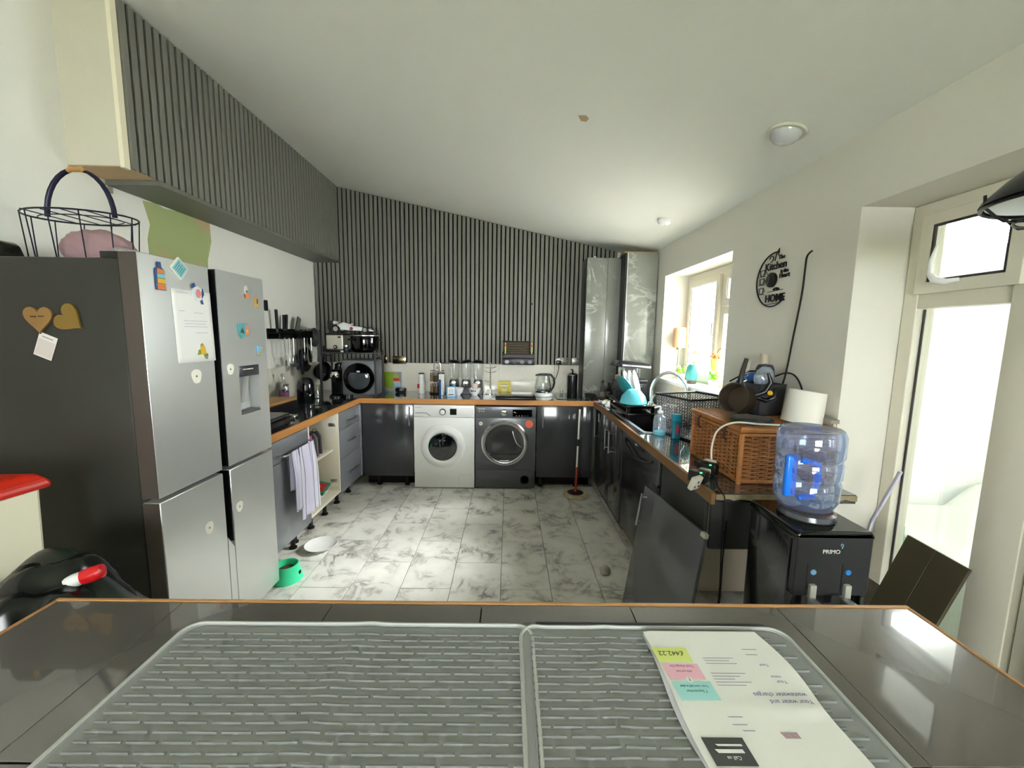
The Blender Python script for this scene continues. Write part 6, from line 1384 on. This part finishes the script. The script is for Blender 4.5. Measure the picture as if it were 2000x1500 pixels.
for (x, nm, col) in ((-.062, 'cold', '#7fb4e0'), (.052, 'cold', '#3a86d8')):
    B().lathe([(.0095, 0), (.009, .003), (.004, .004)], (0, 0, 0), 18, 'y', M=Matrix.Translation((x, 0.0005, .782)) @ Matrix.Rotation(math.pi, 4, 'Z')).build('indicator', mat('ind' + col, col, .2), fr_)
    B().box(x - .021, -.001, .72, x - .0195, .001, .81).build('groove', DARKH, fr_, smooth=False)
    B().box(x - .012, -.012, .69, x + .010, .03, .742, .004, 2).build('tap_body', mat('tap_pearl', '#c9c7c0', .3, .5), t)
    B().box(x - .026, -.045, .64, x + .006, -.01, .700, .004, 2).build('tap_paddle', mat('paddle_grey', '#8f8f92', .25, .6), t)
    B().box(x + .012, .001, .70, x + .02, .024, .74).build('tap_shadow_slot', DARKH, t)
text('PRIMO', mat('logo_white', '#e6e6e6', .4), fr_, .0195, face((-.010, -.0005, .852), '-y'), 'lettering', .0006)
B().tube([(.020, -.001, .872), (.018, -.001, .876), (.021, -.001, .880), (.026, -.001, .877), (.025, -.001, .871), (.022, -.001, .864)], .0012, 6).build('logo_drop', mat('logo_blue', '#8fc9d2', .4), fr_)
B().lathe([(.085, .92), (.088, .925), (.085, .94), (.075, .945), (.06, .94)], (-.005, .13, 0), 36, cap0=True, cap1=True).build('bottle_collar', mat('collar_steel', '#5a5c60', .2, .5), t)
bw = glass('bottle_blue', (.60, .72, .93), .12, 0, .10, (.45, .55, .9))
t = thing('water_bottle', 'empty translucent blue water bottle upturned on the cooler', 'bottle', (1.045, 1.345, .9455))
B().lathe([(.045, 0), (.080, .012), (.096, .045), (.098, .10), (.091, .112), (.098, .124), (.098, .17), (.093, .182), (.100, .196), (.100, .262), (.091, .284), (.078, .288), (.055, .282), (.0, .280)], seg=48, cap0=True, cap1=False).build('shell', bw, t)
BH = mat('handle_blue', '#1f77e6', .25)
B().box(-.104, -.045, .055, -.065, -.025, .20, .008, 3).build('handle_recess', BH, t); B().tube([(-.07, -.06, .19), (-.025, -.075, .18), (-.022, -.075, .12), (-.03, -.07, .07), (-.07, -.06, .06)], .010, 10).build('handle', BH, t)
B().lathe([(.034, .281), (.034, .277), (.02, .275)], seg=28).build('base_dimple', mat('dimple_blue', '#4c5fae', .3), t)
# board stack and rod by the glazed door
a_, u_, v_ = Vector((1.55, 1.456, .79)), Vector((0, -.208, -.027)).normalized(), Vector((-.25, .05, -.79)).normalized()
u_ = (u_ - v_ * u_.dot(v_)).normalized(); n_ = u_.cross(v_)
BM = mat('olive_board', '#46402f', .5, vary=.1)
for i, lb in enumerate(('dark brown floor board leaning by the glazed door, the one nearer the cooler', 'dark brown floor board leaning by the glazed door, the one nearer the door frame')):
    t = thing('floor_board', lb, 'board', (0, 0, 0), group='boards leaning by the glazed door')
    t.matrix_world = Matrix(((u_.x, v_.x, n_.x, a_.x), (u_.y, v_.y, n_.y, a_.y), (u_.z, v_.z, n_.z, a_.z), (0, 0, 0, 1)))
    B().box(.106 * i, .0, -.006, .106 * i + .1035, .80, .006, .0012, 1).build('board', BM, t)
t = thing('stone_slab', 'rough grey slab edge on the floor beside the dark boards', 'slab', (1.56, 1.60, 0))
B().prism([(-.02, 0), (.04, 0), (.03, .45), (.0, .52), (-.015, .4)], -.05, .05, 'y').build('slab', mat('rough_stone', '#8b8170', .9, bump=.8, bscale=40, vary=.4, vscale=25), t)
t = thing('blind_rod', 'milky plastic rod leaning in the corner behind the cooler', 'rod', (0, 0, 0))
B().tube([(1.52, 1.49, 1.03), (1.49, 1.55, .80), (1.40, 1.62, .02)], .014, 10, flat=.5).build('rod', mat('milky_plastic', '#c9c6d8', .3), t)

# ---------------------------------------------------------------- window board things
SZ = 1.1505
t = thing('peach_lamp', 'small table lamp with a tall peach cylinder shade on the window board', 'lamp', (1.575, 3.73, SZ))
B().lathe([(.035, 0), (.035, .008), (.008, .014)], seg=24).build('base', SATIN, t); B().tube([(0, 0, .012), (0, 0, .30)], .004, 8).build('stem', mat('stem_grey', '#6f6d70', .4, .5), t)
B().lathe([(.010, .12), (.010, .14), (.004, .145)], seg=12).build('switch', SATIN, t); B().lathe([(.02, .275), (.02, .295)], seg=16).build('lamp_holder', mat('holder', '#8b7a6a', .4), t)
B().lathe([(.052, .292), (.054, .30), (.054, .46), (.045, .475)], seg=30).build('lamp_shade', mat('peach_shade', '#f0bd92', .7), t)
def leaves(parent, m, n, rr, z0, h, rnd, leaf=.03, wd=.016):
    for i in range(n):
        a = rnd.uniform(0, 6.28); el = rnd.uniform(.2, 1.2); L = leaf * rnd.uniform(.8, 1.4); r0 = rnd.uniform(0, rr)
        c = Vector((r0 * math.cos(a), r0 * math.sin(a), z0 + rnd.uniform(0, h))); d = Vector((math.cos(a) * math.cos(el), math.sin(a) * math.cos(el), math.sin(el))); s_ = Vector((-math.sin(a), math.cos(a), 0)) * wd
        b = B(); p = [c, c + d * L * .45 + s_, c + d * L + Vector((0, 0, -.004)), c + d * L * .45 - s_]; mid = c + d * L * .5 + Vector((0, 0, .004))
        V = [b.bm.verts.new(q) for q in p]; mv = b.bm.verts.new(mid)
        for q in range(4): b.bm.faces.new((V[q], V[(q + 1) % 4], mv))
        b.build('leaf', m, parent, recalc=False, solid=.0008)
LG = mat('lime_leaf', '#7fc21c', .5); rn = random.Random(11)
for (y, lb) in ((3.60, 'bright green herb in a white pot left of the teal vase'), (3.02, 'bright green herb in a white pot near the window wall edge')):
    t = thing('potted_herb', lb, 'plant', (1.555, y, SZ), group='herbs on the window board')
    B().lathe([(.028, 0), (.036, .055), (.038, .06), (.034, .06), (.03, .05)], seg=22).build('pot', WHITE, t)
    for q in range(5): B().tube([(0, 0, .05), (.012 * math.cos(q * 1.3), .012 * math.sin(q * 1.3), .085)], .0015, 5).build('stem', LG, t)
    leaves(t, LG, 26, .025, .06, .05, rn, .034, .014)
t = thing('teal_vase', 'teal vase with a brown foot on the window board', 'vase', (1.545, 3.36, SZ - .0))
B().lathe([(.036, 0), (.042, .03)], seg=32).build('foot_band', mat('vase_foot', '#6b5a55', .4), t)
B().lathe([(.0422, .03), (.048, .07), (.046, .11), (.036, .15), (.026, .162), (.022, .16)], seg=32).build('body', mat('vase_teal', '#4ea7a6', .25), t)
t = thing('hanging_pot', 'yellow tin bucket of orange flowers hooked on the window', 'plant', (1.60, 3.09, 1.285))
B().lathe([(.030, 0), (.042, .085), (.044, .088), (.04, .086)], seg=26).build('bucket', mat('bucket_yellow', '#dfe07a', .4), t)
B().tube([(-.0, -.042, .08), (0, -.03, .13), (.035, 0, .165), (.035, .03, .165), (0, .042, .08)], .0016, 6).build('wire_handle', BLACKM, t)
B().tube([(.035, .015, .165), (.05, .03, .17), (.05, .05, .17)], .002, 6).build('hook', BLACKM, t)
PF = mat('orange_petal', '#f0a070', .6); leaves(t, PF, 26, .04, .085, .035, rn, .035, .014); leaves(t, mat('dried_leaf', '#9a6a58', .7), 8, .04, .08, .01, rn, .04, .01)
t = thing('window_ornament', 'small yellow and orange bird ornament standing behind the teal vase', 'ornament', (1.60, 3.45, SZ))
B().cyl((0, 0, 0), (0, 0, .25), .003, seg=8).build('stick', mat('stick', '#a08a6a', .6), t); B().ball((0, 0, .17), (.016, .018, .02), 14, 10).build('orange_bird', mat('orn_orange', '#e6a764', .5), t); B().ball((0, 0, .26), (.014, .015, .02), 14, 10).build('yellow_bird', mat('orn_yellow', '#d9cf6a', .5), t)

# ---------------------------------------------------------------- wall clock on the window wall
t = thing('kitchen_clock', 'black cut-out word clock on the window wall', 'clock', (1.4495, 2.245, 1.855))
KM = mat('clock_black', '#0c0c0d', .35)
def arcp(r, a0, a1, n=30, x=-.006): return [(x, r * -math.cos(R(a0 + (a1 - a0) * i / n)), r * math.sin(R(a0 + (a1 - a0) * i / n))) for i in range(n + 1)]
B().tube(arcp(.145, 78, 312, 44), .0042, 6).build('ring', KM, t)
B().tube([(-.006, .03 + .016 * math.cos(a), .115 + .016 * math.sin(a)) for a in [q * .5 for q in range(11)]], .0028, 6).build('scroll', KM, t)
B().tube([(-.006, .0, .10), (-.006, -.01, .135), (-.006, -.03, .16), (-.006, -.025, .13), (-.006, -.04, .12)], .003, 6).build('scroll', KM, t)
def ct(s, y, z, sz, b_=.001): text(s, KM, t, sz, face((-.006, y, z), '-x'), 'lettering', .002, bold=b_ * .4)
ct('The', -.055, .112, .032); ct('Kitchen', -.010, .072, .058, .0014); ct('is the', -.085, .036, .028, .0014); ct('Heart', -.088, .012, .034, .0016); ct('of the', -.03, -.052, .022, .0012); ct('HOME', -.024, -.102, .058, .0022)
B().tube([(-.006, .045, -.064), (-.006, -.085, -.060)], .002, 5).build('text_bar', KM, t); B().tube([(-.006, .06, -.132), (-.006, -.07, -.128)], .002, 5).build('text_bar', KM, t)
for z in (.045, -.002, -.055):
    c = B().tube([(-.006, .12 - .001, z + .018), (-.006, .115, z - .012), (-.006, .085, z - .012), (-.006, .08, z + .018)], .0028, 6, True); c.build('cup', KM, t)
    B().tube([(-.006, .08, z + .01), (-.006, .068, z + .006), (-.006, .072, z - .006), (-.006, .085, z - .008)], .002, 5).build('cup_handle', KM, t); B().tube([(-.006, .128, z - .016), (-.006, .072, z - .016)], .002, 5).build('saucer', KM, t)
B().lathe([(.040, -.0), (.040, .014), (.036, .017)], (-.001, .015, 0), 30, 'x', M=Matrix.Scale(-1, 4, (1, 0, 0))).build('movement', KM, t)
for ang, L in ((118, .05), (245, .035)): B().tube([(-.02, .015, 0), (-.02, .015 - L * math.cos(R(ang)), L * math.sin(R(ang)))], .0018, 5).build('hand', mat('hand_grey', '#77777a', .4), t)

# ---------------------------------------------------------------- ceiling fittings and pendant
sl = math.atan(.2058)
t = thing('ceiling_light', 'white domed light on the ceiling near the glazed door', 'light', (1.195, 1.86, ceil_z(1.195) - .001), rot=(0, sl, 0))
B().lathe([(.076, -.012), (.078, -.006), (.076, 0)], seg=36).build('base', mat('base_white', '#cfcabd', .5), t)
B().lathe([(0, -.052), (.025, -.048), (.048, -.036), (.060, -.018), (.062, -.011)], seg=36, cap0=False).build('dome', mat('dome_pearl', '#c4c2c8', .1, coat=.5), t)
t = thing('smoke_alarm', 'small white round smoke alarm on the far part of the ceiling', 'alarm', (1.185, 3.22, ceil_z(1.185) - .001), rot=(0, sl, 0))
B().lathe([(.0, -.036), (.03, -.035), (.040, -.026), (.05, -.02), (.052, -.004), (.05, 0)], seg=30, cap0=False).build('case', WHITE, t); B().lathe([(.008, -.038), (.009, -.034)], (.014, 0, 0), 12).build('test_button', WHITEP, t)
t = thing('pendant_lamp', 'black industrial pendant with a wire guard at the right edge', 'lamp', (1.30, .93, 1.86)); t.scale = (.85, .85, .85); PZ = (ceil_z(1.30) - 1.86) / .85
PD = mat('pendant_black', '#1d1d20', .3, .3)
B().lathe([(.196, 0), (.203, .004), (.198, .016), (.155, .066), (.095, .12), (.045, .15), (.040, .19), (.0, .195)], seg=56, cap0=False, cap1=False).build('shade', PD, t, solid=.003)
B().lathe([(.190, .002), (.150, .055), (.09, .11), (.03, .14)], seg=56, cap0=False, cap1=False).build('inner_reflector', mat('reflector', '#e3e2e6', .25), t)
B().tube([(.197 * math.cos(2 * math.pi * i / 48), .197 * math.sin(2 * math.pi * i / 48), -.004) for i in range(48)], .0048, 8, True).build('guard_ring', PD, t)
B().tube([(.13 * math.cos(2 * math.pi * i / 36), .13 * math.sin(2 * math.pi * i / 36), -.05) for i in range(36)], .0038, 8, True).build('guard_ring', PD, t)
for i in range(6):
    a = i * math.pi / 3 + .5; ca, sa = math.cos(a), math.sin(a)
    B().tube([(.20 * ca, .20 * sa, .03), (.197 * ca, .197 * sa, -.004), (.175 * ca, .175 * sa, -.03), (.155 * ca, .155 * sa, -.047), (.13 * ca, .13 * sa, -.05), (.0, .0, -.052)], .0038, 8).build('guard_wire', PD, t)
B().lathe([(.014, .05), (.034, .07), (.03, .10), (.014, .13)], seg=24).build('bulb', mat('bulb_white', '#e9e6dc', .2), t)
B().cyl((0, 0, .193), (0, 0, PZ - .02), .004, seg=8).build('flex', BLACK, t); B().lathe([(.045, PZ - .025), (.04, PZ - .012)], seg=24).build('ceiling_rose', PD, t)

# ---------------------------------------------------------------- on the floor
t = thing('mop', 'string mop with a red and white pole standing at the right corner', 'mop', (.66, 3.72, 0))
B().cyl((0, 0, .035), (.003, 0, .16), .012, .011, 12).build('socket', mat('mop_red', '#b3402c', .4), t)
B().tube([(.003, 0, .155), (.0055, .0, .29)], .010, 10).build('pole_red', mat('mop_red', '#b3402c', .4), t)
B().tube([(.0055, 0, .285), (.010, .006, .50)], .0095, 10).build('pole_white', WHITEP, t); B().tube([(.010, .006, .495), (.012, .008, .56)], .0105, 10).build('joint', BLACK, t); B().tube([(.012, .008, .555), (.018, .015, .845)], .0095, 10).build('pole_white', WHITEP, t)
B().lathe([(.085, .028), (.088, .036), (.05, .044), (.02, .048)], seg=26).build('head_plate', mat('mop_dark', '#26181c', .5), t)
b = B()
for i in range(46):
    a = 2 * math.pi * i / 46; r1 = .112 + .008 * math.sin(i * 2.3); b.tube([(.07 * math.cos(a), .07 * math.sin(a), .030), (.10 * math.cos(a), .10 * math.sin(a), .034), (r1 * math.cos(a), r1 * math.sin(a), .012)], [.009, .0085, .007], 6)
stuff(b.build('strings', mat('mop_string', '#b7ab92', .95, bump=.5, bscale=120), t))
t = thing('pet_plate', 'white shallow dish on the tiles in front of the cupboards', 'plate', (-1.325, 2.73, 0))
B().lathe([(.055, 0), (.058, .004), (.095, .018), (.112, .030), (.109, .031), (.09, .02), (.05, .008), (0, .008)], seg=44, cap1=False).build('dish', WHITE, t)
t = thing('pet_bowl', 'mint green pet bowl with dry food beside the fridge', 'bowl', (-1.365, 2.36, 0))
MT = mat('mint_plastic', '#3fd8a0', .35)
B().lathe([(.088, 0), (.09, .004), (.068, .098), (.064, .10), (.060, .098), (.055, .06), (0, .055)], seg=40, cap1=False).build('bowl', MT, t)
B().lathe([(.056, .060), (.04, .070), (0, .073)], seg=24, cap0=False, cap1=False).build('food', mat('kibble', '#5a3d26', .9, bump=.8, bscale=120, vary=.4, vscale=90), t)
B().box(.072, -.012, .035, .084, .012, .055, .004, 2).build('grip_slot', DARKH, t)
t = thing('paper_scrap', 'crumpled scrap of paper on the floor near the leaning door', 'paper', (.645, 2.44, 0)); cloth_ball('scrap', mat('scrap_paper', '#a8a29a', .9), t, (0, 0, .024), (.032, .03, .03), 33, .28, 3)
